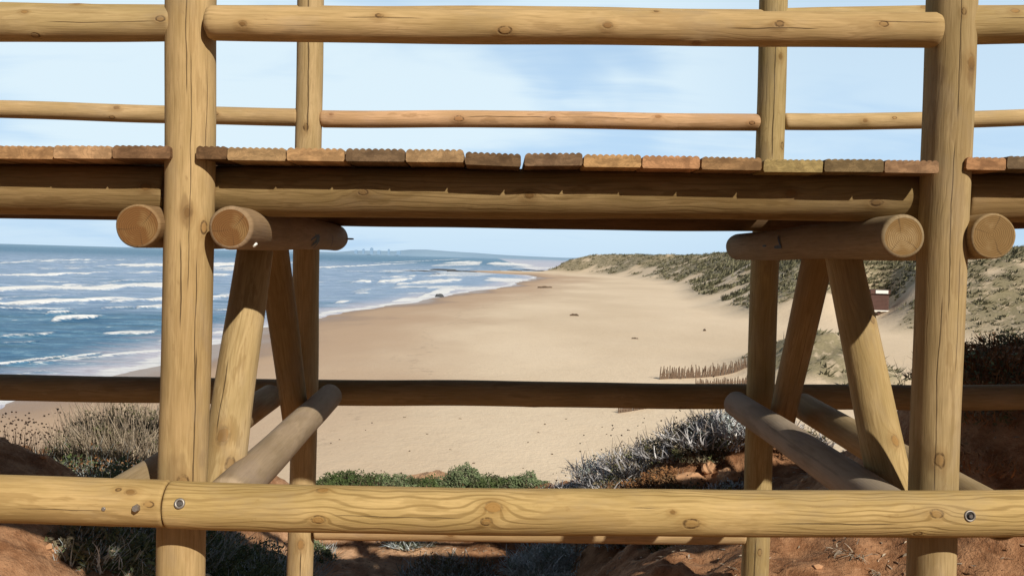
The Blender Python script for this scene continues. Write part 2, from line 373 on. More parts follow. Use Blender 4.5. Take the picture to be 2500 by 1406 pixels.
# cross logs: pairs clamping the posts, upper level
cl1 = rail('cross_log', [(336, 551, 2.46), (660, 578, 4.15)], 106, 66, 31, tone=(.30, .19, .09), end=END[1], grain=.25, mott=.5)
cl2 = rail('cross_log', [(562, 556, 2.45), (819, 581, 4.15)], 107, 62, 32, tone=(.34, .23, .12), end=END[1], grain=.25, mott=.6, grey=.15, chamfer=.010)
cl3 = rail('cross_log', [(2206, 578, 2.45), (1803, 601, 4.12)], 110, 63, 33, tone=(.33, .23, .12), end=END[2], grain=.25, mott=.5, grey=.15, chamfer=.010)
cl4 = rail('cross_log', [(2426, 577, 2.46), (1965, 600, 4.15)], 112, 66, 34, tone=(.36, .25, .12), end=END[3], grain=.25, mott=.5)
# lower level
cl5 = rail('cross_log', [(548, 1218, 2.50), (806, 966, 4.13)], 110, 60, 35, tone=(.45, .32, .18), grain=.2, mott=.5, grey=.45, chamfer=.016)
cl6 = rail('cross_log', [(268, 1236, 2.50), (660, 968, 4.13)], 110, 62, 36, tone=(.46, .33, .17), grain=.2, mott=.5, grey=.25)
cl7 = rail('cross_log', [(2196, 1258, 2.50), (1798, 983, 4.13)], 112, 62, 37, tone=(.42, .32, .22), grain=.2, mott=.5, grey=.75, cr=[(1900, 1060, 2100, 1185, .003), (1945, 1100, 2000, 1140, .003)], chamfer=.016)
cl8 = rail('cross_log', [(2448, 1268, 2.50), (1960, 990, 4.13)], 112, 64, 38, tone=(.42, .30, .15), grain=.2, mott=.5, grey=.2)

# A-frame braces between the post pairs; back legs' shade put into darker tones
rail('brace', [(628, 580, 3.22), (528, 1245, 2.70)], 84, 106, 41, tone=(.48, .34, .16), grain=.4, mott=.8, kn=[(542, 1078, 14), (555, 1150, 12)], cr=[(560, 880, 530, 1080, .0016)])
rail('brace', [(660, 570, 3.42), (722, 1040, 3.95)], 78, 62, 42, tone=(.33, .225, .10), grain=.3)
rail('brace', [(2052, 590, 3.22), (2180, 1215, 2.76)], 84, 106, 43, tone=(.48, .34, .15), grain=.5, mott=.6, kn=[(2180, 1085, 8), (2125, 790, 8)])
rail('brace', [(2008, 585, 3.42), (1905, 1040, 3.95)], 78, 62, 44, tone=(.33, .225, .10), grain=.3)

# --- deck boards with grooved tops
def board_mat(seed, endc, dark=0.0):
    N = NT('deck_board_wood'); endc = (endc[0] * .70, endc[1] * .66, endc[2] * .56)
    tc = N.n('ShaderNodeTexCoord').outputs['Object']
    n = N.noise(N.scl(tc, 22, 2.5, 60, (seed, seed * 2, 0)), 1, 4, .6)
    n2 = N.noise(N.scl(tc, 14, 3, 22, (seed * 5, 0, 0)), 1, 2, .5, 1.5)
    r = N.mr(N.M('SINE', N.M('MULTIPLY', n2, 70)), -.2, 1)
    c = N.mix(N.mr(n, .38, .62), tuple(x * .78 for x in endc), tuple(min(1, x * 1.22) for x in endc))
    c = N.mix(N.M('MULTIPLY', r, .35), c, tuple(x * .5 for x in endc))
    c = N.mix(N.M('MULTIPLY', N.mr(N.noise(N.scl(tc, 9, 2, 9, (seed, 5, 0)), 2, 2), .52, .6), .45), c, (endc[0] * .45, endc[1] * .42, endc[2] * .42))
    return N.out(c, .85, n, .4, .002, .15)
bnds = [(-600, -458), (-454, -312), (-308, -166), (-162, -20 + 6), (-10, 128), (132, 272), (277, 416), (479, 553), (556, 697), (701, 840), (845, 988), (992, 1132), (1137, 1272), (1282, 1422),
        (1427, 1566), (1570, 1709), (1715, 1860), (1867, 2011), (2014, 2157), (2162, 2293), (2361, 2456), (2459, 2600), (2604, 2745), (2749, 2890), (2894, 3035)] + [(3039 + 145 * k, 3180 + 145 * k) for k in range(15)]
tops = {-10: 352, 132: 352, 277: 352, 479: 353, 556: 356, 701: 357, 845: 359, 992: 361, 1137: 367, 1282: 371, 1427: 373, 1570: 376, 1715: 379, 1867: 385, 2014: 385, 2162: 387, 2361: 380, 2459: 378}
tones = {-10: (.56, .34, .19), 132: (.62, .40, .25), 277: (.30, .18, .11), 479: (.20, .12, .07), 556: (.50, .34, .20), 701: (.58, .37, .21), 845: (.24, .165, .11), 992: (.48, .33, .20), 1137: (.20, .13, .08),
         1282: (.27, .18, .12), 1427: (.60, .38, .20), 1570: (.60, .34, .20), 1715: (.40, .25, .14), 1867: (.46, .36, .18), 2014: (.26, .19, .11), 2162: (.40, .25, .16), 2361: (.50, .28, .16), 2459: (.26, .19, .13)}
for i, (a, b) in enumerate(bnds):
    ty = tops.get(a, 352 if a < 0 else 376); tone = tones.get(a, (.4, .26, .15))
    A = at(a - 1, ty + 3, 2.47); B = at(b + 1, ty + 3, 2.47); w = (B.x - A.x); th = .036
    slope = (B.z - A.z) / w * .6
    tilt = {1137: -.03, 1282: .02}.get(a, random.uniform(-.006, .006))
    ng = max(2, round(w / .0178)); prof = []
    ch = .006
    prof += [(ch * .5, -th), (0, -th + ch), (0.001, -.008)]
    for g in range(ng):
        for q in range(5):
            t = (g + q / 5) / ng; prof.append((.003 + t * (w - .006), -.0045 * (1 - abs(math.sin(math.pi * q / 5))) * 1.0))
    prof += [(w - .003, -.004), (w - .001, -.008), (w, -th + ch), (w - ch * .5, -th)]
    n = len(prof); V = []; L0 = random.uniform(-.004, .004)
    for yy in (L0, 1.90):
        for (x, z) in prof: V.append((x, yy, z + (slope + tilt) * x))
    Fc = [tuple(range(n)), tuple(range(2 * n - 1, n - 1, -1))]
    for k in range(n): k2 = (k + 1) % n; Fc.append((k2, k, k + n, k2 + n))
    o = mesh('deck_board', V, Fc, (board_mat(i * 1.7, tone),), bridge, False, Matrix.Translation(A) @ Matrix.Rotation(R(-.3) if a == 1282 else 0, 4, 'Z'))
    o['label'] = 'darker weathered deck board' if tone[0] < .32 else ('orange tinted deck board' if tone[0] > .52 else 'brown deck board')

# --- fixings
steel = flat('zinc_steel', (.34, .31, .28), .55, .8, .4, 200); rust = flat('dull_steel', (.16, .14, .13), .5, .8); black = flat('black_paint_recess_shade', (.012, .012, .014), .7)
def ring_bm(r_out, r_in, depth, n=24):
    V = []; Fc = []
    for k in range(n):
        a = 2 * math.pi * k / n; c, s = math.cos(a), math.sin(a)
        V += [(c * r_out, 0, s * r_out), (c * r_out * .94, -depth, s * r_out * .94), (c * r_in, -depth, s * r_in), (c * r_in * .95, .001, s * r_in * .95)]
    for k in range(n):
        a = 4 * k; b = 4 * ((k + 1) % n)
        for q in range(3): Fc.append((a + q, a + q + 1, b + q + 1, b + q))
    return V, Fc
def disc_bm(r, d, n=6, dome=.3):
    V = []; Fc = []
    for k in range(n):
        a = 2 * math.pi * k / n; c, s = math.cos(a) * r, math.sin(a) * r
        V += [(c, .002, s), (c, -d, s), (c * .8, -d * (1 + dome), s * .8)]
    for k in range(n):
        a = 3 * k; b = 3 * ((k + 1) % n); Fc += [(a, a + 1, b + 1, b), (a + 1, a + 2, b + 2, b + 1)]
    Fc.append(tuple(3 * k + 2 for k in range(n)))
    return V, Fc
def bolt(o, px, py, p0, p1, dpx, rp, kind):
    u, v, r = K(p0, p1, dpx, [(px, py, rp)])[0]; th = u / o['_r']
    m = surf(o, th, v, .000)
    if kind == 'washer':
        V, Fc = ring_bm(r, r * .55, .005); mesh('washer', V, Fc, (steel,), o, True, m)
        V, Fc = disc_bm(r * .5, .003, 6); mesh('bolt', V, Fc, (rust,), o, False, m)
    elif kind == 'hex':
        V, Fc = disc_bm(r, .012, 6); mesh('bolt', V, Fc, (steel,), o, False, m)
    elif kind == 'sunk':
        V, Fc = ring_bm(r, r * .72, .004); mesh('washer', V, Fc, (steel,), o, True, m)
        V, Fc = disc_bm(r * .70, .0015, 18); mesh('recess_shade', V, Fc, (black,), o, False, m)  # flat black disc paints in the dark of the bolt hole
        V, Fc = disc_bm(r * .42, .006, 6); mesh('bolt', V, Fc, (rust,), o, False, m)
    else:
        V, Fc = disc_bm(r, .002, 10); mesh('nail', V, Fc, (steel,), o, False, m)
pl, pr = ((-500, 1212, YL), (411, 1226, YL)), ((414, 1231, YL), (3000, 1254, YL))
bolt(r2, 457, 1229, *pr, 114, 13, 'washer'); bolt(r1, 357, 1238, *pl, 114, 9, 'hex'); bolt(r1, 277, 1241, *pl, 114, 5, 'nail')
bolt(r2, 2325, 1258, *pr, 114, 14, 'sunk')
p2 = ((562, 556, 2.45), (819, 581, 4.15))
def strip(o, th0, z0, pts, w, mat, name):
    """painted mark wrapped on a log: pts in (du, dz) metres"""
    V = []; Fc = []; r = o['_r']
    L = (at(*p2[1]) - at(*p2[0])).length
    for (a, b, ww) in pts:
        for s in (-1, 1):
            t = th0 + (a + s * ww * .5) / r; rr = r * .985 + .0035
            V.append((math.sin(t) * rr, -math.cos(t) * rr, z0 + b))
    for i in range(len(pts) - 1): Fc.append((2 * i, 2 * i + 1, 2 * i + 3, 2 * i + 2))
    mesh(name, V, Fc, (mat,), o, False, parent_world(o.parent) @ o.matrix_basis)

# ================================================================== NEAR GROUND
YBx = [-9, -6, -2.9, -1.6, -.6, .4, .8, 1.2, 1.7, 2.4, 3.2, 12]; YBy = [8.2, 8.3, 8.6, 10.0, 10.4, 9.8, 9.0, 8.3, 7.6, 7.0, 6.0, 6.0]
def nearz(x, y):
    x = np.asarray(x, float); y = np.asarray(y, float)
    z = -2.0 + .80 * sstep((-1.5 - x) / 1.7) * (1 - .95 * sstep((y - 5.35) / .9))
    z = z + np.interp(x, [.5, .9, 1.4, 1.9, 2.3, 3, 5], [0, .22, .45, .56, .72, .98, 1.2]) * (.5 + .5 * sstep((y - 2.5) / 3))
    z = z + .66 * sstep((x - 1.98) / .85) * np.exp(-((y - 5.1) / .9) ** 2)
    z = z - (.97 * sstep((y - 4.6) / 3.2) - .33 * sstep((y - 8.7) / 1.1)) * (1 - sstep((x - .0) / 2.3)) * (1 - sstep((-1.9 - x) / .8))
    z = z - .34 * sstep((x - .9) / .9) * (1 - sstep((x - 2.6) / .7)) * sstep((y - 4.8) / 1.4) * (1 - sstep((y - 6.7) / .9))
    z = z + .35 * sstep((2.2 - y) / 2.0)
    z = z + .10 * fbm(x * .9 + 3, y * .9, 3) * 2
    z = z + .16 * fbm(x * 3.1, y * 3.1, 3) + .10 * np.abs(fbm(x * 6.3 + 9, y * 6.3, 3)) + .035 * fbm(x * 22, y * 22, 2) + .035 * fbm(x * 14, y * 14, 3)
    yb = np.interp(x, YBx, YBy) + .5 * fbm(x * 1.3, x * 0 + 5, 2)
    d = np.maximum(0, y - yb); z = z - np.where(d < .6, .8 * d * d, .288 + .96 * (d - .6))
    return EYE + z
def terrain_grid(xs, ys, fz):
    X, Y = np.meshgrid(xs, ys) if xs.ndim == 1 else (xs, ys)
    return X, Y, fz(X, Y)
def grid_mesh(name, X, Y, Z, mat, attrs=None):
    h, w = X.shape; V = np.stack([X, Y, Z], -1).reshape(-1, 3)
    i = np.arange(h * w).reshape(h, w)
    Fc = np.stack([i[:-1, :-1], i[:-1, 1:], i[1:, 1:], i[1:, :-1]], -1).reshape(-1, 4)
    me = bpy.data.meshes.new(name); me.vertices.add(len(V)); me.vertices.foreach_set('co', V.ravel())
    me.loops.add(Fc.size); me.loops.foreach_set('vertex_index', Fc.ravel().astype(np.int32))
    me.polygons.add(len(Fc)); me.polygons.foreach_set('loop_start', np.arange(0, Fc.size, 4, dtype=np.int32))
    me.update(calc_edges=True); me.polygons.foreach_set('use_smooth', [True] * len(Fc))
    if attrs:
        for k, a in attrs.items():
            at_ = me.attributes.new(k, 'FLOAT', 'POINT'); at_.data.foreach_set('value', a.ravel().astype(np.float32))
    me.materials.append(mat); o = bpy.data.objects.new(name, me); COL.objects.link(o)
    return o
N = NT('red_sandy_earth')
geo = N.n('ShaderNodeNewGeometry').outputs['Position']
a1 = N.noise(geo, 1.1, 4, .6); a2 = N.noise(geo, 9, 5, .65); a3 = N.noise(geo, 60, 4, .7); a4 = N.noise(N.scl(geo, 1, .35, 2), 26, 3)
col = N.mix(N.mr(a2, .35, .65), (.23, .108, .052), (.40, .215, .115))
px_ = N.n('ShaderNodeSeparateXYZ', {0: geo}).outputs
sandm = N.M('MULTIPLY', N.mr(N.M('ABSOLUTE', N.M('ADD', px_[0], 1.25)), 1.15, .5), N.mr(N.M('ADD', a1, N.M('MULTIPLY', a2, .5)), .5, .75))
col = N.mix(sandm, col, N.mix(a4, (.72, .46, .28), (.42, .25, .15)))
col = N.mix(N.mr(a3, .60, .72), col, (.13, .065, .04))
col = N.mix(N.M('MULTIPLY', N.mr(a3, .36, .28), .7), col, (.60, .42, .28))
earth = N.out(col, .95, N.M('ADD', N.M('MULTIPLY', a3, .5), a2), .8, .035, .1)
xs = np.linspace(-9, 11, 420); ys = np.concatenate([np.linspace(-6, 2.5, 60), np.linspace(2.54, 11, 300), np.linspace(11.2, 20, 40)])
X, Y, Z = terrain_grid(xs, ys, nearz)
g = grid_mesh('ground', X, Y, Z, earth); tag(g, kind='structure')

# ================================================================== BEACH, DUNES, SEA
shore_px = [(-700, 1190), (-300, 1075), (0, 986), (85, 970), (300, 920), (480, 868), (640, 813), (780, 768), (900, 753), (1000, 741), (1090, 722), (1170, 708), (1240, 698), (1268, 690), (1300, 682), (1310, 676)]
SP = [onz(a, b, 0) for a, b in shore_px]
shy = [p.y for p in SP]; shx = [p.x for p in SP]
for i in range(1, len(shy)): shy[i] = max(shy[i], shy[i - 1] + 1)
shy = [0] + shy + [520, 590, 640]; shx = [shx[0] - 15] + shx + [shx[-1] - 4, -26, 40]
XFy = [0, 40, 80, 110, 135, 170, 208, 290, 365, 480, 560, 600, 650, 5000]; XFx = [70, 62, 54, 47, 36, 37, 44, 58, 66, 66, 52, 28, 60, 300]
BM = EYE - 0
def beachz(x, y):
    d = x - np.interp(y, shy, shx) + 5 * fbm(x / 30, y / 22, 3) + 1.2 * fbm(x / 4, y / 9, 2)
    z = np.where(d > 0, 1.5 * (1 - np.exp(-np.maximum(d, 0) / 26)), d * .05)
    e = x - np.interp(y, XFy, XFx) + 9 * fbm(x / 26 + 5, y / 26, 3)
    W = np.interp(y, [0, 200, 600], [34, 34, 42])
    s = sstep(e / W)
    bowl = .75 * np.exp(-((x / np.maximum(y, 1) - .435) / .045) ** 2) * sstep((190 - y) / 50) * sstep((y - 60) / 30)
    hm = np.interp(y, [0, 60, 120, 200, 300, 450, 600], [6, 7, 11.0, 12.5, 13.6, 12.0, 12.2])
    z = z + hm * s * (1 - bowl) + s * (3.2 * fbm(x / 22, y / 22, 4) + 1.3 * fbm(x / 5, y / 5, 3))
    kn = np.exp(-((x - 25.5) / 4.4) ** 2 - ((y - 68) / 9) ** 2); z = z + 3.3 * kn * (1 + .6 * fbm(x / 2, y / 2, 3))
    z = z + .12 * fbm(x / 6, y / 6, 4) + .25 * fbm(x / 40 + 3, y / 40, 2)
    z = np.where((y > 640), z - (y - 640) * .2, z)
    return np.maximum(z, -4)
def vegmask(x, y):
    e = x - np.interp(y, XFy, XFx) + 9 * fbm(x / 26 + 5, y / 26, 3)
    W = np.interp(y, [0, 200, 600], [34, 34, 42])
    v = sstep((e - 2) / 12) * sstep((fbm(x / 9 + 9, y / 12, 4) + .13 + .14 * sstep((e - 8) / 20)) / .09)
    bowl = np.exp(-((x / np.maximum(y, 1) - .435) / .035) ** 2) * sstep((170 - y) / 40)
    v = v * (1 - bowl * .95)
    kn = np.exp(-((x - 25.5) / 4.6) ** 2 - ((y - 68) / 9) ** 2)
    return np.clip(np.maximum(v, sstep((kn - .16) / .25) * sstep((fbm(x / 1.8, y / 1.8, 3) + .34) / .2)), 0, 1)
rowy = np.concatenate([np.linspace(6, 30, 20), np.geomspace(31, 700, 470), np.geomspace(710, 3000, 20)])
su = np.linspace(-.9, 1.0, 520)
S, Yg = np.meshgrid(su, rowy); Xg = S * (Yg * 1.05 + 14)
Zg = beachz(Xg, Yg)
shd = Xg - np.interp(Yg, shy, shx) + 5 * fbm(Xg / 30, Yg / 22, 3)
N = NT('beach_sand')
geo = N.n('ShaderNodeNewGeometry').outputs['Position']
wet = N.n('ShaderNodeAttribute', attribute_name='shore').outputs['Fac']; veg = N.n('ShaderNodeAttribute', attribute_name='veg').outputs['Fac']
b1 = N.noise(N.scl(geo, 1, .5, 1), .035, 4, .55); b2 = N.noise(geo, 1.4, 4, .6); b3 = N.noise(geo, .25, 4, .6)
dry = N.mix(N.mr(b1, .35, .65), (.69, .55, .395), (.79, .645, .48))
dry = N.mix(N.M('MULTIPLY', N.mr(b2, .5, .7), .16), dry, (.50, .37, .26))
wd = N.M('ADD', wet, N.M('MULTIPLY', N.M('SUBTRACT', b1, .5), 42))
col = N.mix(N.mr(wd, 34, 8), dry, (.54, .385, .265))
col = N.mix(N.mr(wd, 9, 1), col, (.36, .25, .18))
wr = N.M('MULTIPLY', N.mr(N.M('ABSOLUTE', N.M('SUBTRACT', N.M('ADD', wd, N.M('MULTIPLY', b3, 6)), 24)), 1.0, .2), N.mr(b2, .50, .60))
col = N.mix(N.M('MULTIPLY', wr, .22), col, (.20, .15, .11))
vn = N.noise(N.scl(geo, 1, .7, 1), .9, 4, .65)
vg = N.mix(N.mr(vn, .35, .65), (.105, .10, .052), (.25, .22, .125))
col = N.mix(N.M('MULTIPLY', veg, N.mr(vn, .36, .52, .30, .85)), col, vg)
rg = N.mr(wd, 9, -2, .95, .35)
b5 = N.noise(geo, 4.5, 3, .6)
sand = N.out(col, rg, N.M('ADD', N.M('ADD', b2, b3), N.M('MULTIPLY', N.mr(b5, .38, .6), .18)), .42, .12, .25)
bo = grid_mesh('beach', Xg, Yg, Zg, sand, {'shore': shd, 'veg': vegmask(Xg, Yg)}); tag(bo, kind='structure')

# ray/terrain intersection
def hit(px, py, fz=beachz, y0=20, y1=900):
    d = ray(px, py); d = d / d.y
    ys_ = np.geomspace(y0, y1, 4000); zz = EYE + d.z * ys_; h = fz(d.x * ys_, ys_)
    k = np.argmax(zz < h)
    return Vector((d.x * ys_[k], ys_[k], h[k]))

# ---- sea
waves = [  # (px0, px1, py0, py1, thick px, strength): crest lines of white water
    (140, 196, 636, 636, 4, 1), (285, 560, 648, 650, 5, 1), (-100, 190, 678, 671, 7, 1), (-100, 420, 712, 701, 7, 1), (300, 410, 667, 667, 2, .7),
    (100, 190, 656, 657, 2.5, .5), (-100, 560, 746, 730, 3.2, .9), (330, 420, 752, 750, 2.5, .8), (-60, 180, 760, 755, 2, .6), (130, 235, 783, 780, 5, .9), (515, 600, 644, 648, 7, 1),
    (780, 1010, 655, 643, 5, .8), (1050, 1105, 636, 634, 4, 1), (960, 1020, 640, 638, 3, .8), (1190, 1300, 643, 647, 3.5, .9), (1100, 1175, 640, 643, 4, .8), (500, 600, 655, 660, 6, .6),
    (925, 995, 690, 686, 6, .9), (860, 905, 690, 690, 3, .8), (1000, 1130, 693, 684, 4, .8), (820, 850, 739, 738, 4, .8), (960, 1040, 734, 731, 5, .9), (1030, 1110, 722, 708, 9, .9),
    (780, 900, 765, 752, 3.5, .8), (900, 1010, 751, 739, 3.5, .8), (-100, 160, 905, 870, 7, .9), (150, 250, 876, 862, 6, .8), (250, 400, 868, 855, 5, .8), (60, 240, 888, 872, 4, .6),
    (500, 620, 725, 722, 3, .6), (1040, 1290, 705, 703, 3, .7), (1180, 1290, 684, 684, 4, .8), (0, 120, 924, 905, 4, .5), (900, 1100, 664, 660, 3, .5), (1250, 1420, 654, 655, 2.5, .6), (1060, 1200, 668, 668, 4, .5),
    (180, 420, 693, 684, 2.5, .5), (-100, 200, 727, 721, 2, .4), (440, 520, 800, 785, 4, .5), (520, 640, 760, 752, 3, .6)]
for _ in range(48):
    x0 = random.uniform(-200, 1150); y0 = random.uniform(640, 860) if x0 < 640 else random.uniform(640, 720); w_ = random.uniform(25, 130)
    waves.append((x0, x0 + w_, y0, y0 - w_ * random.uniform(.0, .05), random.uniform(1.2, 3.2) * (1 + (y0 - 640) / 200), random.uniform(.35, .75)))
srow = np.concatenate([np.linspace(10, 40, 20), np.geomspace(40.5, 1400, 640), np.geomspace(1420, 30000, 60)])
ss = np.linspace(-1.05, .16, 700)
S, Ys = np.meshgrid(ss, srow); Xs = S * (Ys * 1.0 + 4)
foam = np.zeros_like(Xs)
wig = fbm(Xs / 9, Ys / 9, 4); wig2 = fbm(Xs / 2.2 + 4, Ys / 6, 4)
for (x0, x1, y0, y1, th, st) in waves:
    A = onz(x0, y0, 0); B = onz(x1, y1, 0); th = th * 1.45; Tm = abs(onz((x0 + x1) / 2, (y0 + y1) / 2 - th / 2, 0).y - onz((x0 + x1) / 2, (y0 + y1) / 2 + th / 2, 0).y)
    t = (Xs - A.x) / (B.x - A.x); yc = A.y + (B.y - A.y) * t
    TT = Tm * np.clip(1.5 + 2.8 * wig2, .2, 4) * np.clip(4 * np.minimum(t, 1 - t) + .2, 0, 1)
    d = (Ys - yc + Tm * 1.4 * wig)
    f_ = np.where((t > 0) & (t < 1), np.where(d > 0, np.exp(-(d / (TT * .75 + .01)) ** 2), np.exp(-(d / (TT * .42 + .01)) ** 2)), 0) * st
    foam = np.maximum(foam, f_)
shs = np.interp(Ys, shy, shx) - Xs - 5 * fbm(Xs / 30, Ys / 22, 3)        # metres out from the shore
swell = .28 * np.sin(Ys / 4.1 + 3.2 * fbm(Xs / 30, Ys / 40, 3) * 4) * np.clip(shs / 50, 0, 1) * (Ys < 900)
Zs = swell + .7 * foam * np.clip(shs / 30, 0, 1) + .16 * fbm(Xs / 2.5, Ys / 1.6, 4) * np.clip(shs / 20, 0, 1)
fl = np.clip(foam, 0, 1)
N = NT('sea_water')
geo = N.n('ShaderNodeNewGeometry').outputs['Position']
fo = N.n('ShaderNodeAttribute', attribute_name='foam').outputs['Fac']; sh = N.n('ShaderNodeAttribute', attribute_name='shore').outputs['Fac']
c1 = N.noise(N.scl(geo, .010, .018, 1), 1, 4, .6); c2 = N.noise(N.scl(geo, .12, .30, 1), 1, 5, .65); c3 = N.noise(N.scl(geo, .7, 1.6, 1), 1, 5, .7)
yy = N.n('ShaderNodeSeparateXYZ', {0: geo}).outputs[1]
deep = N.mix(N.mr(c2, .35, .65), (.028, .125, .26), (.085, .235, .41))
c4 = N.noise(N.scl(geo, .05, .42, 1), 1, 4, .6, .5)  # dark streaks painted for the shadowed sides of the swell
deep = N.mix(N.M('MULTIPLY', N.mr(c4, .56, .64), .65), deep, (.03, .10, .16))
deep = N.mix(N.mr(N.M('ADD', c3, N.M('MULTIPLY', c2, .6)), .82, .98), deep, (.20, .38, .53))
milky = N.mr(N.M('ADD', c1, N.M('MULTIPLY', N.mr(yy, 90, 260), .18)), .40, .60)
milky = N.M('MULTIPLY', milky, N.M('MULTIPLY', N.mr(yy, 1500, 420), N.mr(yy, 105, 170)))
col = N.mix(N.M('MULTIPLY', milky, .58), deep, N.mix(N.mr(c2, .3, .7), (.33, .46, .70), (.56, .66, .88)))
wash = N.M('MULTIPLY', N.mr(N.M('ADD', sh, N.M('MULTIPLY', N.M('SUBTRACT', c2, .5), 18)), 13, 2), 1)
col = N.mix(wash, col, N.mix(N.mr(c3, .35, .65), (.50, .47, .56), (.66, .67, .78)))
col = N.mix(N.M('MULTIPLY', N.mr(c4, .54, .62), .35), col, (.10, .22, .32))  # same swell shading laid over the pale water
c5 = N.noise(N.scl(geo, 1.6, 3.2, 1), 1, 6, .75)
fo = N.M('ADD', fo, N.M('MULTIPLY', N.M('SUBTRACT', c5, .5), N.M('MULTIPLY', N.mr(fo, .0, .25), 1.3)))
fa = N.mr(N.M('ADD', fo, N.M('MULTIPLY', N.M('SUBTRACT', c3, .5), 1.3)), .24, .72)
edge = N.M('MULTIPLY', N.mr(N.M('ABSOLUTE', N.M('ADD', N.M('SUBTRACT', sh, 1.0), N.M('MULTIPLY', N.M('SUBTRACT', c2, .5), 9))), 1.6, .5), .8)
cap = N.M('MULTIPLY', N.mr(N.M('ADD', c2, N.M('MULTIPLY', c3, .55)), .93, .99), N.M('MULTIPLY', N.mr(yy, 1300, 600), .85))
fa = N.M('MAXIMUM', fa, N.M('MAXIMUM', edge, cap))
col = N.mix(fa, col, (.88, .90, .92))
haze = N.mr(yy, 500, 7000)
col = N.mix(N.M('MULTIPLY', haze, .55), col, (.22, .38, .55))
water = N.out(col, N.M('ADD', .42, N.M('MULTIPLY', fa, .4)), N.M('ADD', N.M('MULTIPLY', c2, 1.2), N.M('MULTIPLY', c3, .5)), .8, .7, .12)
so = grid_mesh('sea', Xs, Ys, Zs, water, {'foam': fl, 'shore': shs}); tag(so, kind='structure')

# ---- far headland and the faint town on it
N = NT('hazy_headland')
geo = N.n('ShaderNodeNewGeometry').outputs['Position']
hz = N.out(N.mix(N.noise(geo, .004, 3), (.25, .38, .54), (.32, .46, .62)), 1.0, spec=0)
V = []; Fc = []; Yh = 9000
prof = [(700, 2), (820, 2), (860, 7), (900, 8), (960, 9), (1000, 14), (1040, 15), (1100, 12), (1160, 10), (1220, 7), (1300, 5), (1380, 4), (1500, 8), (1700, 8)]
for i, (px, hh) in enumerate(prof):
    b = at(px, 700, Yh); 
    for dy, hz_ in ((0, -5), (250, hh * Yh / F * .8), (700, hh * Yh / F), (1500, -5)): V.append((b.x * (1 + dy / Yh), Yh + dy, EYE + hz_ if hz_ > 0 else -5))
for i in range(len(prof) - 1):
    for k in range(3): a = 4 * i + k; Fc.append((a, a + 1, a + 5, a + 4))
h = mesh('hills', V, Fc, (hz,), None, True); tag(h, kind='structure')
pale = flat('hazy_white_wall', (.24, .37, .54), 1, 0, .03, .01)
for k, (px, w, hh, what) in enumerate([(868, 7, 8, 'leftmost pale block of the hazy town on the horizon headland'), (886, 5, 11, 'slim tower second from the left in the hazy town on the horizon'), (906, 7, 14, 'tallest white tower of the hazy town on the horizon'),
                             (924, 8, 9, 'low white block right of the tallest tower of the hazy horizon town'), (948, 5, 12, 'slim pale tower between two low blocks of the hazy horizon town'), (972, 9, 9, 'rightmost pale block of the hazy town on the horizon headland')]):
    b = at(px, 650, Yh - 60); w_ = w * Yh / F; h_ = hh * Yh / F
    V = [(-w_ / 2, 0, 0), (w_ / 2, 0, 0), (w_ / 2, w_, 0), (-w_ / 2, w_, 0)]
    V += [(x, y, h_) for x, y, z in V] + [(x * .5, y * .5 + w_ * .25, h_) for x, y, z in V[:4]] + [(x * .5, y * .5 + w_ * .25, h_ * 1.12) for x, y, z in V[:4]]
    Fc = [(0, 1, 5, 4), (1, 2, 6, 5), (2, 3, 7, 6), (3, 0, 4, 7), (4, 5, 6, 7), (8, 9, 13, 12), (9, 10, 14, 13), (10, 11, 15, 14), (11, 8, 12, 15), (12, 13, 14, 15)]
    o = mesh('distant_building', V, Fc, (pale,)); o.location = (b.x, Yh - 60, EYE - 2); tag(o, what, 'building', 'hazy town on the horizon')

# ================================================================== VEGETATION
def foliage_mat(name, a, b, c=None, scale=9, trans=0.0, rough=.75):
    N = NT(name)
    geo = N.n('ShaderNodeNewGeometry'); pos = geo.outputs['Position']; ri = geo.outputs['Random Per Island']
    n = N.noise(pos, scale, 2)
    col = N.mix(ri, a, b)
    if c: col = N.mix(N.mr(n, .5, .62), col, c)
    col = N.mix(N.M('MULTIPLY', N.mr(N.noise(pos, scale * 3, 2), .4, .65), .4), col, tuple(x * .45 for x in a))
    return N.out(col, rough, spec=.2)
M_silver = foliage_mat('silver_leaves', (.44, .43, .445), (.84, .82, .84), (.30, .25, .22))
M_silver2 = foliage_mat('blue_grey_leaves', (.34, .38, .38), (.70, .76, .78), (.22, .27, .21))
M_dry = foliage_mat('dry_stems', (.26, .20, .14), (.58, .48, .36), (.34, .28, .22))
M_green = foliage_mat('green_leaves', (.045, .07, .022), (.10, .135, .045), (.065, .07, .035))
M_dark = foliage_mat('dark_leaves', (.085, .12, .058), (.21, .26, .13), (.15, .16, .09))
M_olive = foliage_mat('olive_brown_leaves', (.10, .085, .05), (.27, .22, .15), (.16, .17, .07))
M_head = foliage_mat('dark_seed_heads', (.03, .018, .012), (.075, .04, .025))
M_rust = foliage_mat('rusty_leaves', (.16, .07, .03), (.34, .17, .07), (.20, .12, .06))
M_marram = foliage_mat('marram_blades', (.085, .085, .048), (.27, .25, .155), (.14, .135, .085), scale=.4)

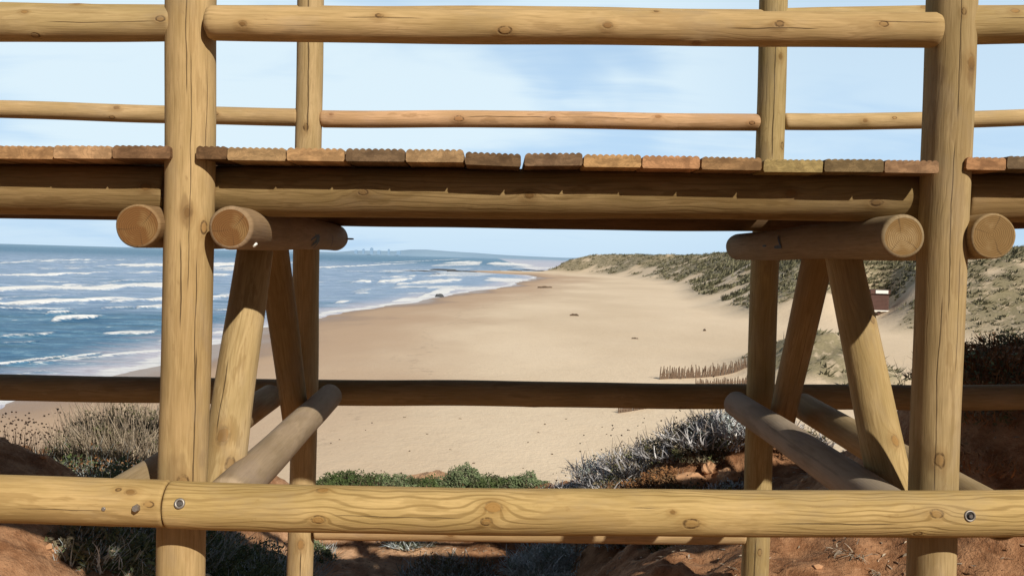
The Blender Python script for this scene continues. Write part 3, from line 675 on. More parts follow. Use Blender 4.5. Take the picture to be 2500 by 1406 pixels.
def ribbons(n, br, hgt, lean, w, seg=5, curl=.5, flat_=1.0, hv=.35, droop=0.0, up=1.0):
    V = []; Fc = []; tips = []
    for _ in range(n):
        a = random.uniform(0, 6.283); rr = br * math.sqrt(random.random())
        p = Vector((math.cos(a) * rr, math.sin(a) * rr * flat_, 0))
        H = hgt * (1 - hv * random.random()) * (1 - .35 * (rr / br) ** 2)
        d = Vector((math.cos(a) * lean * (rr / br + .25), math.sin(a) * lean * (rr / br + .25), up)) + Vector((random.gauss(0, .22), random.gauss(0, .22), 0)) * (lean + .3)
        d.normalize(); st = H / seg; fa = random.uniform(0, 6.283); b0 = len(V)
        cv = Vector((random.gauss(0, 1), random.gauss(0, 1), random.gauss(0, .4))) * curl
        for s in range(seg + 1):
            ww = w * (1 - .75 * s / seg) * .5; side = Vector((math.cos(fa), math.sin(fa), 0)) * ww
            V += [tuple(p - side), tuple(p + side)]
            d = (d + cv * (1 / seg) + Vector((0, 0, -droop / seg))).normalized(); p = p + d * st
        tips.append(tuple(p))
        for s in range(seg): k = b0 + 2 * s; Fc.append((k, k + 1, k + 3, k + 2))
    return V, Fc, tips
def leaves(n, rx, ry, rz, ls, shell=.55, lump=.3):
    V = []; Fc = []; ph = [random.uniform(0, 6) for _ in range(4)]
    for _ in range(n):
        a = random.uniform(0, 6.283); ph_ = math.asin(random.random()); rr = random.uniform(shell, 1) ** .6
        lum = 1 + lump * (math.sin(3 * a + ph[0]) * .5 + math.sin(5 * a + ph[1] + ph_ * 3) * .35 + math.sin(ph_ * 7 + 2 * a + ph[2]) * .35)
        c = Vector((math.cos(a) * math.cos(ph_) * rx, math.sin(a) * math.cos(ph_) * ry, math.sin(ph_) * rz)) * rr * lum
        e1 = Vector((random.gauss(0, 1), random.gauss(0, 1), random.gauss(0, 1))).normalized(); e2 = e1.orthogonal().normalized()
        l = ls * random.uniform(.6, 1.3); b = len(V)
        V += [tuple(c - e1 * l), tuple(c + e2 * l * .42), tuple(c + e1 * l), tuple(c - e2 * l * .42)]; Fc.append((b, b + 1, b + 2, b + 3))
    return V, Fc
def heads(tips, r):
    V = []; Fc = []
    for t in tips:
        b = len(V); q = r * random.uniform(.6, 1.3)
        for d in ((q, 0, 0), (0, q, 0), (-q, 0, 0), (0, -q, 0), (0, 0, q * .8), (0, 0, -q * .8)): V.append((t[0] + d[0], t[1] + d[1], t[2] + d[2]))
        for k in range(4): Fc += [(b + k, b + (k + 1) % 4, b + 4), (b + (k + 1) % 4, b + k, b + 5)]
    return V, Fc
def place(px, py, Y): 
    p = at(px, py, Y); return (p.x, Y, float(nearz(p.x, Y)))
def part(name, vf, mat, root):
    o = bpy.data.objects.new(name, None) if False else None
    me = bpy.data.meshes.new(name); me.from_pydata(vf[0], [], vf[1]); me.materials.append(mat)
    o = bpy.data.objects.new(name, me); COL.objects.link(o); o.parent = root; return o
def plant(name, px, Y, label, cat, parts, dz=0.0, group=None):
    root = empty(name, (0, 0, 0), label, cat, group)
    p = at(px, 900, Y); z = float(nearz(p.x, Y)); root.location = (p.x, Y, z + dz - .03)
    groups = {}
    for nm, vf, m in parts:
        key = 'stems' if nm == 'stems' and name in ('dry_bush', 'shrub', 'low_scrub') else 'plant_growth'  # one merged mesh: leaves, flower stems, seed heads and twigs
        groups.setdefault(key, []).append((vf, m))
    for key, lst in groups.items():
        V = []; Fc = []; fm = []; ms = []
        for vf, m in lst:
            b = len(V); V += vf[0]; Fc += [tuple(i + b for i in f) for f in vf[1]]
            if m not in ms: ms.append(m)
            fm += [ms.index(m)] * len(vf[1])
        me = bpy.data.meshes.new(key); me.from_pydata(V, [], Fc)
        for m in ms: me.materials.append(m)
        me.polygons.foreach_set('material_index', fm)
        o = bpy.data.objects.new(key, me); COL.objects.link(o); o.parent = root
    return root
SG = 'silver everlasting bushes on the slope'
def silver(px, Y, br, h, n, label, mat=None, group=SG, w=.015, hd=9):
    V, Fc, t = ribbons(int(n * 1.25), br * 1.05, h * .9, .85, w, 6, 1.35, hv=.6)
    parts = [('plant_growth', (V, Fc), mat or M_silver), ('plant_growth', leaves(int(n * 3.2), br * 1.05, br * .9, h * .62, .014), random.choice([M_silver2, M_silver2, M_olive]))]
    V2, F2, t2 = ribbons(hd, br * .9, h * 1.25, .35, .008, 4, .2)
    if hd: parts += [('flower_stem', (V2, F2), M_head), ('seed_head', heads(t2, .009), M_head)]
    V3, F3, _ = ribbons(int(n * .35), br * .9, h * .6, .8, .010, 4, 1.0, hv=.5); parts.append(('dead_twigs', (V3, F3), M_dry))
    return plant('everlasting_bush', px, Y, label, 'bush', parts, group=group)

# silver bushes along the right-hand brow
for a in [(1290, 9.3, .34, .24, 240, 'small pale bush at the left end of the silver row above the low rail'),
          (1365, 9.0, .38, .28, 380, 'second silver bush of the row above the low rail, next to the green scrub'),
          (1440, 8.6, .38, .32, 420, 'silver curly bush left of the broad middle one above the low rail'),
          (1512, 8.2, .40, .36, 420, 'broad silver bush in the middle of the row above the low rail'),
          (1585, 7.8, .36, .36, 380, 'tall silver bush right of the broad middle one on the brow'),
          (1640, 7.7, .28, .30, 300, 'silver bush above the orange rocks with dark seed heads'),
          (1700, 7.6, .28, .32, 300, 'silver bush on the brow under the middle of the back rail end'),
          (1757, 7.5, .34, .38, 320, 'silver bush just left of the right back post, higher on the slope'),
          (1805, 7.4, .34, .36, 380, 'silver bush touching the end of the grey cross log'),
          (1405, 8.4, .36, .28, 420, 'front silver bush just above the low rail, beside the green scrub'),
          (1475, 8.0, .38, .30, 460, 'front silver bush just above the low rail, below the broad silver bush'),
          (1548, 7.6, .36, .28, 420, 'front silver bush just above the low rail, below the rust brown scrub'),
          (1620, 7.1, .26, .22, 260, 'small front silver bush left of the orange rocks'),
          (1745, 6.7, .18, .24, 180, 'pale tufted bush rooted among the orange rocks'),
          (1795, 6.8, .14, .20, 120, 'small pale tuft beside the base of the right back post')]:
    silver(*a)
for px, Y, lab in [(1880, 7.3, 'silver bush just right of the right back post, under the cross log'), (1950, 7.1, 'silver bush between the two right braces under the back rail')]: silver(px, Y, .26, .2, 240, lab)
# rusty and brown low scrub under them
for px, Y, lab in [(1610, 7.2, 'rust brown low scrub below the tall silver bush'), (1480, 7.4, 'brown scrub in front of the silver row, left part'), (1575, 7.0, 'brown scrub in front of the silver row, middle part'), (1640, 6.4, 'brown scrub just above the low rail below the orange rocks'), (1780, 6.6, 'brown scrub beside the right back post'), (1700, 7.0, 'brown scrub between the orange rocks above the low rail'), (1735, 7.35, 'brown scrub right below the silver bushes by the back post'), (1640, 7.25, 'brown scrub below the tall silver bushes'), (1530, 7.35, 'brown scrub left of the small orange rock'), (1668, 6.8, 'rust brown scrub left of the orange rocks'), (1560, 7.4, 'dark brown low scrub at the foot of the broad silver bush')]:
    plant('low_scrub', px, Y, lab, 'bush', [('plant_growth', leaves(1300, .30, .2, .15, .016), random.choice([M_rust, M_olive])), ('stems', ribbons(90, .22, .2, .9, .006, 4, .8)[:2], M_dry)], group='low brown scrub on the right slope')
plant('agave_like_plant', 1640, 5.6, 'spiky olive green plant just above the low rail, left of the rocks', 'plant', [('leaves', ribbons(60, .09, .22, 1.0, .022, 4, .3)[:2], M_green), ('dead_leaves', ribbons(50, .10, .14, 1.4, .018, 3, .4)[:2], M_dark)])
# green scrub on the middle brow
for px, Y, rx, rz, n, m, lab in [(868, 9.8, 0.45, 0.19, 5200, M_green, 'bright green cushion bush at the left end of the middle scrub'), (965, 9.8, 0.38, 0.16, 3200, M_dark, 'dark low bush right of the left green cushion'),
                            (1045, 9.8, 0.38, 0.15, 3200, M_green, 'low green bush left of the round dark one in the middle scrub'), (1142, 9.9, 0.29, 0.28, 4200, M_dark, 'round dark bush standing tallest in the middle scrub'),
                            (1215, 9.8, 0.38, 0.18, 3600, M_green, 'green bush right of the tallest round bush'), (1290, 9.8, 0.33, 0.17, 3000, M_dark, 'dark green bush next to the first silver bush'), (822, 9.8, 0.25, 0.10, 1500, M_green, 'small green cushion beside the left back post')]:
    plant('scrub_bush', px, Y, lab, 'bush', [('plant_growth', leaves(n, rx, .3, rz, .016), m), ('twigs', ribbons(40, rx, rz * 1.3, .4, .005, 4, .5)[:2], M_dry)], dz=.0, group='green scrub along the middle brow')
for px, Y, n, h, lab in [(905, 9.4, 34, .40, 'thin dark seed stems rising from the left green cushion'), (940, 9.4, 20, .40, 'seed stems standing over the low dark bush'), (1290, 9.4, 24, .38, 'thin dry seed stems left of the silver bushes'), (1250, 9.4, 20, .34, 'short dry seed stems on the green bush right of the tallest')]:
    V, Fc, t = ribbons(n, .16, h, .5, .008, 5, .25)
    plant('seed_stems', px, Y, lab, 'plant', [('stem', (V, Fc), M_head), ('seed_head', heads(t, .010), M_head)], dz=.0, group='dry seed stems on the middle brow')
for px, Y, lab in [(1115, 9.2, 'grey dry shrub in front of the tallest round bush'), (1040, 9.2, 'pale dry shrub in the middle scrub, left of the grey one'), (1200, 9.2, 'pale dry shrub between the tallest bush and the first silver bush')]:
    plant('dry_shrub', px, Y, lab, 'bush', [('twigs', ribbons(300, .28, .26, .7, .007, 5, .8)[:2], M_dry), ('plant_growth', leaves(400, .2, .18, .14, .012), M_silver2)], dz=.05, group='dry shrubs in the middle scrub')

# left bank
def upright(px, Y, br, h, n, lab, m=M_dry, leafm=M_olive, nl=3200, name='dry_bush', grp='tall dry bushes on the left bank'):
    V, Fc, t = ribbons(n, br, h, .38, .011, 6, .35, hv=.5)
    V3, F3, _ = ribbons(n // 2, br * 1.1, h * .55, .9, .010, 4, .8, hv=.4)
    return plant(name, px, Y, lab, 'bush', [('stems', (V, Fc), m), ('leaves', (V3, F3), M_silver2), ('plant_growth', leaves(nl, br * 1.1, br * .8, h * .66, .016), leafm)], group=grp)
upright(318, 7.6, .32, .86, 800, 'tallest dry bush, grey upright stems, just left of the left front post')
upright(245, 7.5, .32, .68, 520, 'dry bush left of the tallest one, same height of grey stems')
upright(165, 7.4, .32, .44, 380, 'lower dry bush with a green heart at the left')
upright(385, 7.6, .30, .74, 480, 'dry bush partly hidden behind the left front post')
upright(100, 7.3, .30, .34, 300, 'lowest dry bush at the left end of the bank', leafm=M_green)
for px, Y, r, m, lab in [(235, 7.1, .40, M_rust, 'rust tinted low bush above the low rail at the left'), (205, 7.15, .42, M_green, 'small green bush in the middle of the left bank'), (300, 7.1, .42, M_rust, 'rust tinted bush in front of the tallest dry bush'), (160, 7.0, .36, M_dark, 'dark low bush by the mound at the left')]:
    plant('low_bush', px, Y, lab, 'bush', [('plant_growth', leaves(700, r, r, r * .9, .015), m), ('twigs', ribbons(110, r, r * 1.3, .9, .008, 4, .9)[:2], M_silver2)], group='low bushes on the left bank')
for px, Y, n, h, lab in [(15, 7.2, 50, .56, 'dark seed heads at the left edge above the mound'), (50, 7.2, 50, .54, 'cluster of dark seed heads right of the left edge'), (85, 7.2, 30, .52, 'few dark seed heads left of the lowest dry bush'), (140, 7.3, 20, .62, 'taller thin seed heads in front of the sand')]:
    V, Fc, t = ribbons(n, .13, h, .12, .009, 5, .15, hv=.22)
    plant('seed_stems', px, Y, lab, 'plant', [('stem', (V, Fc), M_head), ('seed_head', heads(t, .010), M_head)], group='dry seed stems on the left bank')
# shaded shrubs seen below the low rail
for px, Y, r, h, n, m, lab in [(200, 4.9, .22, .20, 1400, M_olive, 'grey green shrub on the lower left bank just below the low rail'), (340, 5.1, .26, .22, 1800, M_dark, 'grey green shrub at the bottom edge left of the left front post'), (300, 5.6, .34, .34, 3200, M_dark, 'dark shaded shrub below the low rail at the left'), (250, 5.0, .24, .2, 1200, M_dark, 'small dark shrub on the edge of the red bank'), (560, 6.8, .46, .46, 4200, M_dark, 'broad dark green shrub right of the left front post, below the low rail'),
                               (660, 7.2, .42, .46, 4000, M_dark, 'dark green shrub left of the left back post, below the low rail'), (600, 6.2, .30, .24, 1700, M_dark, 'lowest dark shrub in the hollow between the left posts'), (420, 6.4, .42, .42, 3200, M_dark, 'dark shrub behind the foot of the left front post'),
                               (775, 8.4, .2, .2, 1000, M_dark, 'small dark green bush right of the left back post, below the rails')]:
    V, Fc, t = ribbons(n // 8, r, h * 1.25, .7, .010, 5, .6)
    plant('shrub', px, Y, lab, 'bush', [('plant_growth', leaves(n, r, r, h, .018), m), ('stems', (V, Fc), M_silver2)], group='dark shrubs below the low rail')
for px, Y, r, h, n, lab in [(1110, 8.1, .42, .36, 800, 'blue grey bush below the rail, right of the sandy path'), (1190, 7.8, .42, .34, 760, 'blue grey bush in the middle below the low rail'), (1400, 7.3, .46, .38, 900, 'blue grey bush below the knotty stretch of the low rail'), (1510, 7.0, .40, .32, 800, 'blue grey bush right of centre below the low rail'),
                            (1130, 6.9, .40, .26, 800, 'dark grey bush at the bottom edge left of centre'), (1390, 6.6, .40, .22, 800, 'dark grey bush at the bottom edge right of centre'), (1010, 8.9, .24, .26, 320, 'greenish bush on the edge of the sandy path'), (1640, 6.4, .32, .26, 500, 'blue grey bush left of the right back post, in the shade')]:
    silver(px, Y, r, h, n, lab, M_silver2, 'blue grey bushes below the low rail', hd=0, w=.019)
# pale dead plant at the lower left, twigs by the rock
plant('dead_plant', 22, 4.0, 'pale bleached dead plant at the lower left on the red bank', 'plant', [('leaves', ribbons(60, .05, .22, 1.2, .013, 6, .9, droop=1.8)[:2], M_silver), ('dead_leaves', ribbons(26, .06, .14, 1.2, .02, 4, 1.2, droop=1.5)[:2], M_rust)], dz=.02)
for px, Y, lab in [(2235, 4.6, 'dry curled leaf litter clump beside the right front post'), (2180, 4.3, 'pale dead tuft left of the foot of the right front post'), (2100, 4.4, 'dead tuft on the red earth between the right posts'), (2400, 4.3, 'dead tuft on the red earth right of the right front post')]:
    plant('dead_tuft', px, Y, lab, 'plant', [('leaves', ribbons(70, .10, .09, 1.8, .009, 4, 1.2, droop=1.2)[:2], M_dry)], group='dead tufts on the red earth')
# right mound scrub
for px, Y, r, h, n, lab in [(2375, 5.35, .2, .13, 700, 'dark bush at the foot of the mound right of the right front post'), (2430, 5.3, .22, .10, 600, 'dark bush on the crest of the right mound'), (2480, 5.25, .22, .13, 600, 'dark bush at the right edge of the mound crest'),
                            (2540, 5.2, .25, .13, 500, 'dark bush just at the right frame edge'), (2290, 5.5, .2, .13, 600, 'dark bush behind the right front post'), (2420, 4.9, .28, .14, 900, 'dark low bush on the shaded face of the right mound'), (2470, 4.7, .28, .16, 900, 'black green bush low on the shaded face of the right mound'), (2400, 5.0, .34, .2, 1600, 'dark bush in the middle of the shaded mound face'), (2460, 4.95, .34, .22, 1600, 'dark bush right of the middle of the shaded mound face'), (2500, 4.6, .34, .2, 1400, 'dark bush at the right frame edge below the mound crest'), (2390, 4.7, .26, .14, 900, 'dark bush near the foot of the mound above the low rail'),
                            (2400, 4.5, .3, .16, 700, 'brown scrub low on the mound just above the rail'), (2350, 5.2, .24, .16, 700, 'brown scrub beside the right front post on the mound'),
                            (2215, 5.6, .12, .10, 300, 'small bluish tuft above the back rail by the right front post')]:
    h *= .55; V, Fc, t = ribbons(n // 6, r, h * 1.5, .8, .009, 5, .5)
    plant('heather_bush', px, Y, lab, 'bush', [('plant_growth', leaves(int(n * .6), r, r, h, .013), random.choice([M_dark, M_olive, M_rust])), ('stems', (V, Fc), M_rust)], group='dark bushes on the right mound')
V, Fc, t = ribbons(14, .05, .42, .35, .006, 6, .35)
plant('bare_twigs', 2222, 5.5, 'bare thin twigs sticking up beside the right front post', 'plant', [('twigs', (V, Fc), M_dry)])

# stones
M_rock = flat('orange_sandstone', (.50, .28, .15), .9, 0, .35, 8); M_rockd = flat('wet_dark_rock', (.075, .08, .09), .7, 0, .4, 1)
def rock(name, loc, r, mat, label, cat='rock', group=None, flatten=.6, sub=3):
    import bmesh
    bm = bmesh.new(); bmesh.ops.create_icosphere(bm, subdivisions=sub, radius=1); s = random.uniform(0, 50)
    from mathutils import noise as mn
    for v in bm.verts:
        k = 1 + .38 * mn.noise(v.co * 1.4 + Vector((s, 0, 0))) + .16 * mn.noise(v.co * 4 + Vector((0, s, 0)))
        v.co = Vector((v.co.x * k * r[0], v.co.y * k * r[1], v.co.z * k * r[2]))
    me = bpy.data.meshes.new(name); bm.to_mesh(me); bm.free(); me.materials.append(mat)
    o = bpy.data.objects.new(name, me); COL.objects.link(o); o.location = loc; o.rotation_euler.z = random.uniform(0, 6)
    return tag(o, label, cat, group)
def nrock(px, Y, r, lab, grp='orange rocks on the slope'):
    p = at(px, 900, Y); return rock('rock', (p.x, Y, float(nearz(p.x, Y)) + r * .15), (r, r * .8, r * .62), M_rock, lab, group=grp)
nrock(1690, 6.75, .14, 'largest orange rock in the slope left of the right back post'); nrock(1722, 6.7, .13, 'low orange rock just above the low rail'); nrock(1655, 6.75, .07, 'small orange rock left of the larger ones'); nrock(1770, 6.7, .09, 'orange rock next to the right back post')
for _px, _Y, _r, _l in [(1700, 7.15, .12, 'orange rock above the low rail, in front of the silver bushes'), (1790, 7.0, .10, 'orange rock beside the foot of the right back post'), (1740, 7.2, .09, 'small orange rock under the silver bushes by the right back post'), (1590, 7.3, .08, 'small orange rock among the brown scrub')]: nrock(_px, _Y, _r, _l)
nrock(1950, 4.9, .07, 'orange rock between the right back post and the grey cross log')
for k in range(90):
    px = random.choice([random.uniform(1900, 2500), random.uniform(60, 420), random.uniform(820, 1800)]); Y = random.uniform(3.9, 6.4); p = at(px, 900, Y); r = random.uniform(.008, .026)
    rock('pebble', (p.x, Y, float(nearz(p.x, Y)) + r * .2), (r, r * .8, r * .6), M_rock, 'small orange pebble lying on the red earth below the bridge', 'pebble', 'pebbles on the red earth', sub=1)
# leaf litter, nobody could count it
V = []; Fc = []
for _ in range(9000):
    x = random.uniform(-3, 3.6); y = random.uniform(3.2, 9.6); z = float(nearz(x, y)) + .006; a = random.uniform(0, 6.28); l = random.uniform(.008, .035); w = random.uniform(.002, .007)
    if vnoise(np.array([x * 1.7]), np.array([y * 1.7]))[0] < .4: continue
    c, s = math.cos(a) * l, math.sin(a) * l; b = len(V)
    V += [(x - c, y - s, z), (x - s / l * w, y + c / l * w, z + .006), (x + c, y + s, z + random.uniform(0, .012)), (x + s / l * w, y - c / l * w, z + .002)]; Fc.append((b, b + 1, b + 2, b + 3))
o = mesh('leaf_litter', V, Fc, (M_dry,)); tag(o, 'dry twigs and leaf litter scattered over the red earth under the bridge', 'litter', kind='stuff')

# marram grass on the dunes
V = []; Fc = []; cnt = 0
xs_ = rng.uniform(15, 330, 160000); ys_ = rng.uniform(50, 640, 160000)
ang = xs_ / ys_; ok = (ang > .03) & (ang < .66); xs_, ys_ = xs_[ok], ys_[ok]
vm = vegmask(xs_, ys_); dens = np.clip(240 / ys_, .25, 1.6) ** 2
ok = (vm > .35) & (rng.random(len(xs_)) < np.where(ys_ < 95, 1.0, .58) * dens); xs_, ys_ = xs_[ok], ys_[ok]; zs_ = beachz(xs_, ys_)
print('marram tufts', len(xs_))
nb = 7
T = len(xs_); base = np.stack([xs_, ys_, zs_], -1)[:, None, :]
sz = (rng.uniform(.4, 1.35, (T, 1, 1)) * np.clip(ys_ / 150, .6, 1.6)[:, None, None])
az = rng.uniform(0, 6.283, (T, nb)); rad = rng.uniform(.05, .75, (T, nb))
off = np.stack([np.cos(az) * rad, np.sin(az) * rad, rng.uniform(-.05, .05, (T, nb)) * 0], -1) * sz
dirv = np.stack([np.cos(az) * .55 + .55, np.sin(az) * .45, np.full((T, nb), .62)], -1) * sz * rng.uniform(.5, 1.1, (T, nb, 1))
wv = np.stack([-np.sin(az), np.cos(az), np.zeros((T, nb))], -1) * sz * .17
p0 = base + off - wv; p1 = base + off + wv; p2_ = base + off + dirv
VV = np.stack([p0, p1, p2_], 2).reshape(-1, 3); FF = np.arange(len(VV)).reshape(-1, 3)
o = mesh('dune_grass', VV, FF, (M_marram,)); tag(o, 'grey green marram grass tufts covering the sand dunes at the right', 'grass', kind='stuff')

# sapling bushes on the dune crest left out of sight; stake fences on the sand
M_stake = flat('weathered_cane', (.17, .115, .08), .9, 0, .45, 3)
def stakes(name, a, b, hpx, n, label):
    A = hit(*a); B = hit(*b); root = empty(name, A, label, 'fence', 'stake fences on the sand')
    h = hpx * A.y / F; protos = []
    for q in range(3):
        V = []; hh = h * (1, .86, 1.1)[q]; r = .05
        for zz, k in ((-.3, 1), (hh * .5, .9), (hh, .5)):
            for c in range(5): V.append((math.cos(c * 1.257) * r * k + zz * .04 * (q - 1), math.sin(c * 1.257) * r * k, zz))
        Fc = [(5 * j + c, 5 * j + (c + 1) % 5, 5 * j + 5 + (c + 1) % 5, 5 * j + 5 + c) for j in range(2) for c in range(5)] + [(10, 11, 12, 13, 14)]
        me = bpy.data.meshes.new('stake'); me.from_pydata(V, [], Fc); me.materials.append(M_stake); protos.append(me)
    for k in range(n):
        t = (k + random.uniform(-.4, .4)) / (n - 1); p = A.lerp(B, t)
        p.z = float(beachz(np.array(p.x), np.array(p.y)))
        o = bpy.data.objects.new('stake', protos[k % 3]); COL.objects.link(o); o.parent = root
        o.location = p - A; o.rotation_euler = (random.gauss(0, .07), random.gauss(0, .09), random.uniform(0, 6)); o.scale = (1.15, 1.15, random.uniform(.75, 1.15))
    for k in range(1):
        d = B - A; V = []; Fc = []
        for t in np.linspace(0, 1, 20):
            p = A.lerp(B, t); z = float(beachz(np.array(p.x), np.array(p.y))) + h * .45
            V += [(p.x - A.x, p.y - A.y - .05, z - A.z - .03), (p.x - A.x, p.y - A.y - .05, z - A.z + .03)]
        for j in range(19): Fc.append((2 * j, 2 * j + 1, 2 * j + 3, 2 * j + 2))
        part('binding_wire', (V, Fc), M_stake, root)
stakes('stake_fence', (1612, 926), (1850, 886), 28, 88, 'long row of brown stakes across the sand, left of the right back post')
stakes('stake_fence', (1700, 944), (1850, 932), 19, 40, 'short second row of stakes just above the back rail by the right back post')
stakes('stake_fence', (1512, 1008), (1590, 996), 18, 22, 'lowest row of stakes, peeping out under the back rail')

# beach hut
M_hut = flat('brown_boards', (.095, .045, .035), .8, 0, .3, 2); M_white = flat('white_board', (.80, .80, .78), .6, 0, .05, 3); M_grey = flat('grey_timber', (.28, .24, .2), .9, 0, .2, 3)
hp = hit(2146, 770); s = hp.y / F
hut = empty('beach_hut', hp, 'small dark brown wooden beach hut on stilts with a white sign board on its roof', 'hut')
def boxp(name, x0, x1, y0, y1, z0, z1, m, par, slats=0):
    if slats:
        V = []; Fc = []
        hh = (z1 - z0) / slats
        for k in range(slats):
            b = len(V); a0 = z0 + k * hh; a1 = a0 + hh * .88
            for z, e in ((a0, -.02), (a1, 0)):
                V += [(x0, y0 + e, z), (x1, y0 + e, z), (x1, y1, z), (x0, y1, z)]
            Fc += [(b, b + 1, b + 5, b + 4), (b + 1, b + 2, b + 6, b + 5), (b + 2, b + 3, b + 7, b + 6), (b + 3, b, b + 4, b + 7), (b + 4, b + 5, b + 6, b + 7), (b + 3, b + 2, b + 1, b)]
    else:
        V = [(x, y, z) for z in (z0, z1) for x, y in ((x0, y0), (x1, y0), (x1, y1), (x0, y1))]
        Fc = [(0, 1, 5, 4), (1, 2, 6, 5), (2, 3, 7, 6), (3, 0, 4, 7), (4, 5, 6, 7), (3, 2, 1, 0)]
    me = bpy.data.meshes.new(name); me.from_pydata(V, [], Fc); me.materials.append(m)
    o = bpy.data.objects.new(name, me); COL.objects.link(o); o.parent = par; return o
w = 23 * s; 
boxp('wall', -w, w, 0, 2 * w, 13 * s, 52 * s, M_hut, hut, 12)
boxp('floor', -w * 1.04, w * 1.04, -.15, 2 * w, 10 * s, 12.6 * s, M_white, hut)
boxp('roof', -w * 1.06, w * 1.06, -.2, 2.1 * w, 52.3 * s, 63 * s, M_hut, hut)
boxp('sign_board', -w * .55, w * .8, -.32, -.22, 54 * s, 62 * s, M_white, hut)
for sx in (-.9, 0, .9):
    for sy in (.1, 1.8): boxp('stilt', sx * w - .12, sx * w + .12, sy * w, sy * w + .2, -1, 9.8 * s, M_hut, hut)
V = [(w * .9, .2, 11 * s), (w * 1.0, .2, 11 * s), (w * 1.9, -.4, 0), (w * 1.8, -.4, 0), (w * .9, 1.2, 11 * s), (w, 1.2, 11 * s), (w * 1.9, .6, 0), (w * 1.8, .6, 0)]
part('ramp', (V, [(0, 1, 2, 3), (4, 5, 6, 7), (1, 5, 6, 2), (0, 3, 7, 4)]), M_grey, hut)

# rocks in the surf and on the far reef
for (px, py, wp, hp_, lab) in [(1073, 722, 11, 8, 'single dark rock in the foam at the water edge')]:
    p = onz(px, py + 3, 0); s_ = p.y / F; rock('surf_rock', (p.x, p.y, .1), (wp * s_, wp * s_, hp_ * s_ * .8), M_rockd, lab)
reef = [(960, 666, 26, 3), (1000, 663, 22, 4), (1045, 664, 30, 4), (1085, 661, 26, 5), (1110, 664, 22, 5), (1135, 664, 18, 4), (1215, 662, 12, 3), (1255, 661, 14, 3), (1290, 660, 16, 3), (1320, 662, 14, 3), (1010, 669, 12, 3), (1065, 669, 14, 3), (1240, 665, 10, 2)]
for i, (px, py, wp, hp_) in enumerate(reef):
    p = onz(px, py, 0); s_ = p.y / F
    rock('reef_rock', (p.x, p.y, -.3), (wp * s_, wp * s_ * 1.6, hp_ * s_), M_rockd, 'low dark rock of the reef in the far surf before the point', group='reef rocks in the far surf')
# driftwood
M_drift = flat('driftwood', (.12, .085, .06), .9, 0, .3, 3)
def drift(px, py, wp, hp_, lab, grp=None):
    p = hit(px, py); s_ = p.y / F; L = wp * s_; V = []; Fc = []; n = 9; k0 = random.uniform(0, 6)
    for i in range(n):
        t = i / (n - 1); r = hp_ * s_ * .5 * (.5 + .5 * math.sin(math.pi * t) + .5 * abs(math.sin(t * 7 + k0)))
        for c in range(6): a = c * math.pi / 3; V.append(((t - .5) * L, math.sin(t * 5 + k0) * L * .08 + math.cos(a) * r, math.sin(a) * r + r * .7))
    for i in range(n - 1):
        for c in range(6): a = 6 * i + c; b = 6 * i + (c + 1) % 6; Fc.append((a, b, b + 6, a + 6))
    Fc += [tuple(range(5, -1, -1)), tuple(range(6 * n - 6, 6 * n))]
    b = len(V); V += [(L * .2, 0, 0), (L * .24, 0, 0), (L * .34, -.1 * L, hp_ * s_ * 1.5)]; Fc.append((b, b + 1, b + 2))
    o = mesh('driftwood', V, Fc, (M_drift,)); o.location = p; o.rotation_euler.z = random.uniform(-.3, .3); return tag(o, lab, 'driftwood', grp)
drift(1402, 771, 22, 5, 'dark driftwood log lying on the open sand in the middle of the beach'); drift(1331, 703, 36, 4, 'long dark line of driftwood far up the beach near the water'); drift(1550, 827, 16, 3, 'thin driftwood stick on the sand right of the dark log')
drift(1720, 808, 6, 5, 'small dark lump of driftwood on the sand below the dune'); drift(1660, 925, 8, 2, 'tiny stick at the foot of the long stake row')
for k in range(26):
    px = random.uniform(790, 1800); py = random.uniform(1015, 1150) if k < 34 else random.uniform(800, 990)
    if px > 1500 and py > 1100: continue
    drift(px, py, random.uniform(3, 8), random.uniform(1.2, 2.6), 'tiny dark scrap of driftwood on the pale sand', 'scraps of driftwood on the sand')

# ---- marks on the cross logs: black paint smears and small figures
def mark(o, th0, z0, strokes, name='paint_mark'):
    V = []; Fc = []
    for (u0, v0, u1, v1, w) in strokes:
        du, dv = u1 - u0, v1 - v0; l = math.hypot(du, dv); nu, nv = -dv / l * w / 2, du / l * w / 2; n = 6; b = len(V)
        for i in range(n + 1):
            t = i / n; k = 1 - .5 * abs(t - .5)
            for s in (-1, 1):
                u = u0 + du * t + nu * s * k; v = v0 + dv * t + nv * s * k
                th = th0 + u / o['_r']; rr = o['_r'] * (1 - (z0 + v) * 0.02) + .0035
                V.append((math.sin(th) * rr, -math.cos(th) * rr, z0 + v))
        for i in range(n): Fc.append((b + 2 * i, b + 2 * i + 1, b + 2 * i + 3, b + 2 * i + 2))
    mesh(name, V, Fc, (black,), o, False, parent_world(o.parent) @ o.matrix_basis)
mark(cl2, 0.1, .92, [(-.03, -.05, .02, .07, .026), (.03, -.03, -.01, .06, .024), (-.045, .03, .045, .06, .016), (.01, -.10, -.035, .13, .010)])
mark(cl2, 0.2, 1.26, [(-.02, 0, .03, .05, .006)])
mark(cl3, 0.0, .86, [(-.012, 0, -.012, .085, .012), (-.012, 0, .03, .05, .010)])
mark(cl3, 0.0, 1.04, [(-.005, 0, -.005, .05, .008)])
# screw end sticking out of the far end of the cross log and a zinc screw on its near end
m = parent_world(bridge) @ cl2.matrix_basis
V, Fc = disc_bm(.004, .03, 8); mesh('screw', V, Fc, (rust,), cl2, False, Matrix.Translation(at(843, 583, 4.12)) @ Matrix.Rotation(R(90), 4, 'Z'))
V, Fc = disc_bm(.008, .004, 8); mesh('screw', V, Fc, (M_white,), cl2, False, surf(cl2, .75, .10))

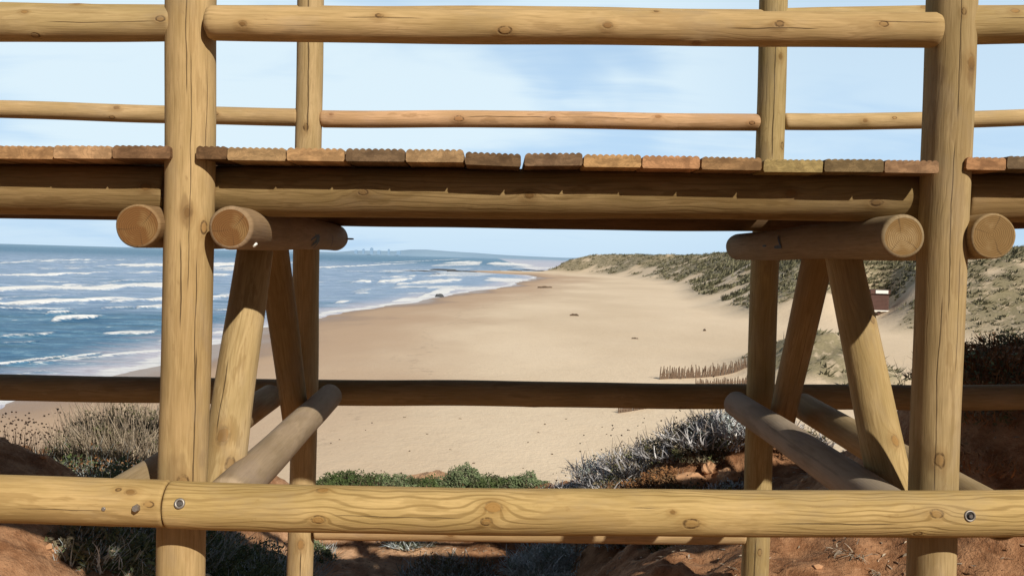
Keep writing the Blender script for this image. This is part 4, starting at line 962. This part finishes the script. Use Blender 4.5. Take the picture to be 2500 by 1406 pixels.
# ================================================================== LIGHT AND SKY
SUN_AZ, SUN_EL = R(29), math.atan(.78 * math.cos(R(29)))
to_sun = Vector((math.sin(SUN_AZ) * math.cos(SUN_EL), -math.cos(SUN_AZ) * math.cos(SUN_EL), math.sin(SUN_EL)))
sl = bpy.data.lights.new('sun', 'SUN'); sl.energy = 5.0; sl.angle = R(.6); sl.color = (1, .93, .80)
so_ = bpy.data.objects.new('sun', sl); COL.objects.link(so_); so_.rotation_euler = (-to_sun).to_track_quat('-Z', 'Y').to_euler(); so_.location = (3, -6, 18)
w = bpy.data.worlds.new('World'); sc.world = w
N = NT('', w)
sky = N.n('ShaderNodeTexSky', sky_type='NISHITA', sun_disc=False, sun_elevation=SUN_EL, sun_rotation=math.pi - SUN_AZ, air_density=1.0, dust_density=1.2, ozone_density=1.5)
tc = N.n('ShaderNodeTexCoord').outputs['Generated']
sp = N.n('ShaderNodeSeparateXYZ', {0: tc}).outputs
iz = N.M('DIVIDE', 1.0, N.M('ADD', N.M('MAXIMUM', sp[2], 0.0), .18))
cp = N.xyz(N.M('MULTIPLY', sp[0], iz), N.M('MULTIPLY', sp[1], iz), 0.0)
n1 = N.noise(N.scl(cp, .8, .8, 1, (2.2, .6, 0)), 1.0, 4, .5, .4); n2 = N.noise(N.scl(cp, 1.5, 4.0, 1, (1, 3, 0)), 1.0, 4, .55, .6)
cl = N.mr(N.M('ADD', N.M('MULTIPLY', n1, .75), N.M('MULTIPLY', n2, .3)), .38, .56)
cl = N.M('MULTIPLY', N.M('MULTIPLY', cl, N.mr(sp[2], .0, .10, .45, 1.0)), N.M('MULTIPLY', N.mr(sp[2], .62, .38, .0, 1.0), N.mr(sp[1], -.2, .5, .0, 1.0)))
cl = N.M('MULTIPLY', cl, N.mr(sp[0], .36, .12, .5, 1.0))
skyc = N.mix(1.0, sky.outputs[0], (.98, 1.0, 1.04), 'MULTIPLY')
hzm = N.M('MULTIPLY', N.mr(sp[2], .60, .12, .0, .9), N.mr(sp[1], -.3, .5, .12, 1.0))
skyc = N.mix(hzm, skyc, (5.8, 8.2, 10.8))
dim = N.M('MULTIPLY', N.mr(sp[1], -.35, .35, .24, 1.0), N.mr(sp[2], .85, .38, .36, 1.0))
skyc = N.mix(1.0, skyc, N.xyz(dim, dim, dim), 'MULTIPLY')
colr = N.mix(N.M('MULTIPLY', cl, .85), skyc, (8.6, 10.2, 11.0))
bg = N.n('ShaderNodeBackground', {'Color': colr, 'Strength': .09}); ow = N.n('ShaderNodeOutputWorld'); w.node_tree.links.new(bg.outputs[0], ow.inputs[0])
sc.view_settings.view_transform = 'Standard'; sc.view_settings.look = 'None'; sc.view_settings.exposure = 0
sc.render.engine = 'CYCLES'
for o in bpy.data.objects:
    if '_r' in o: del o['_r']
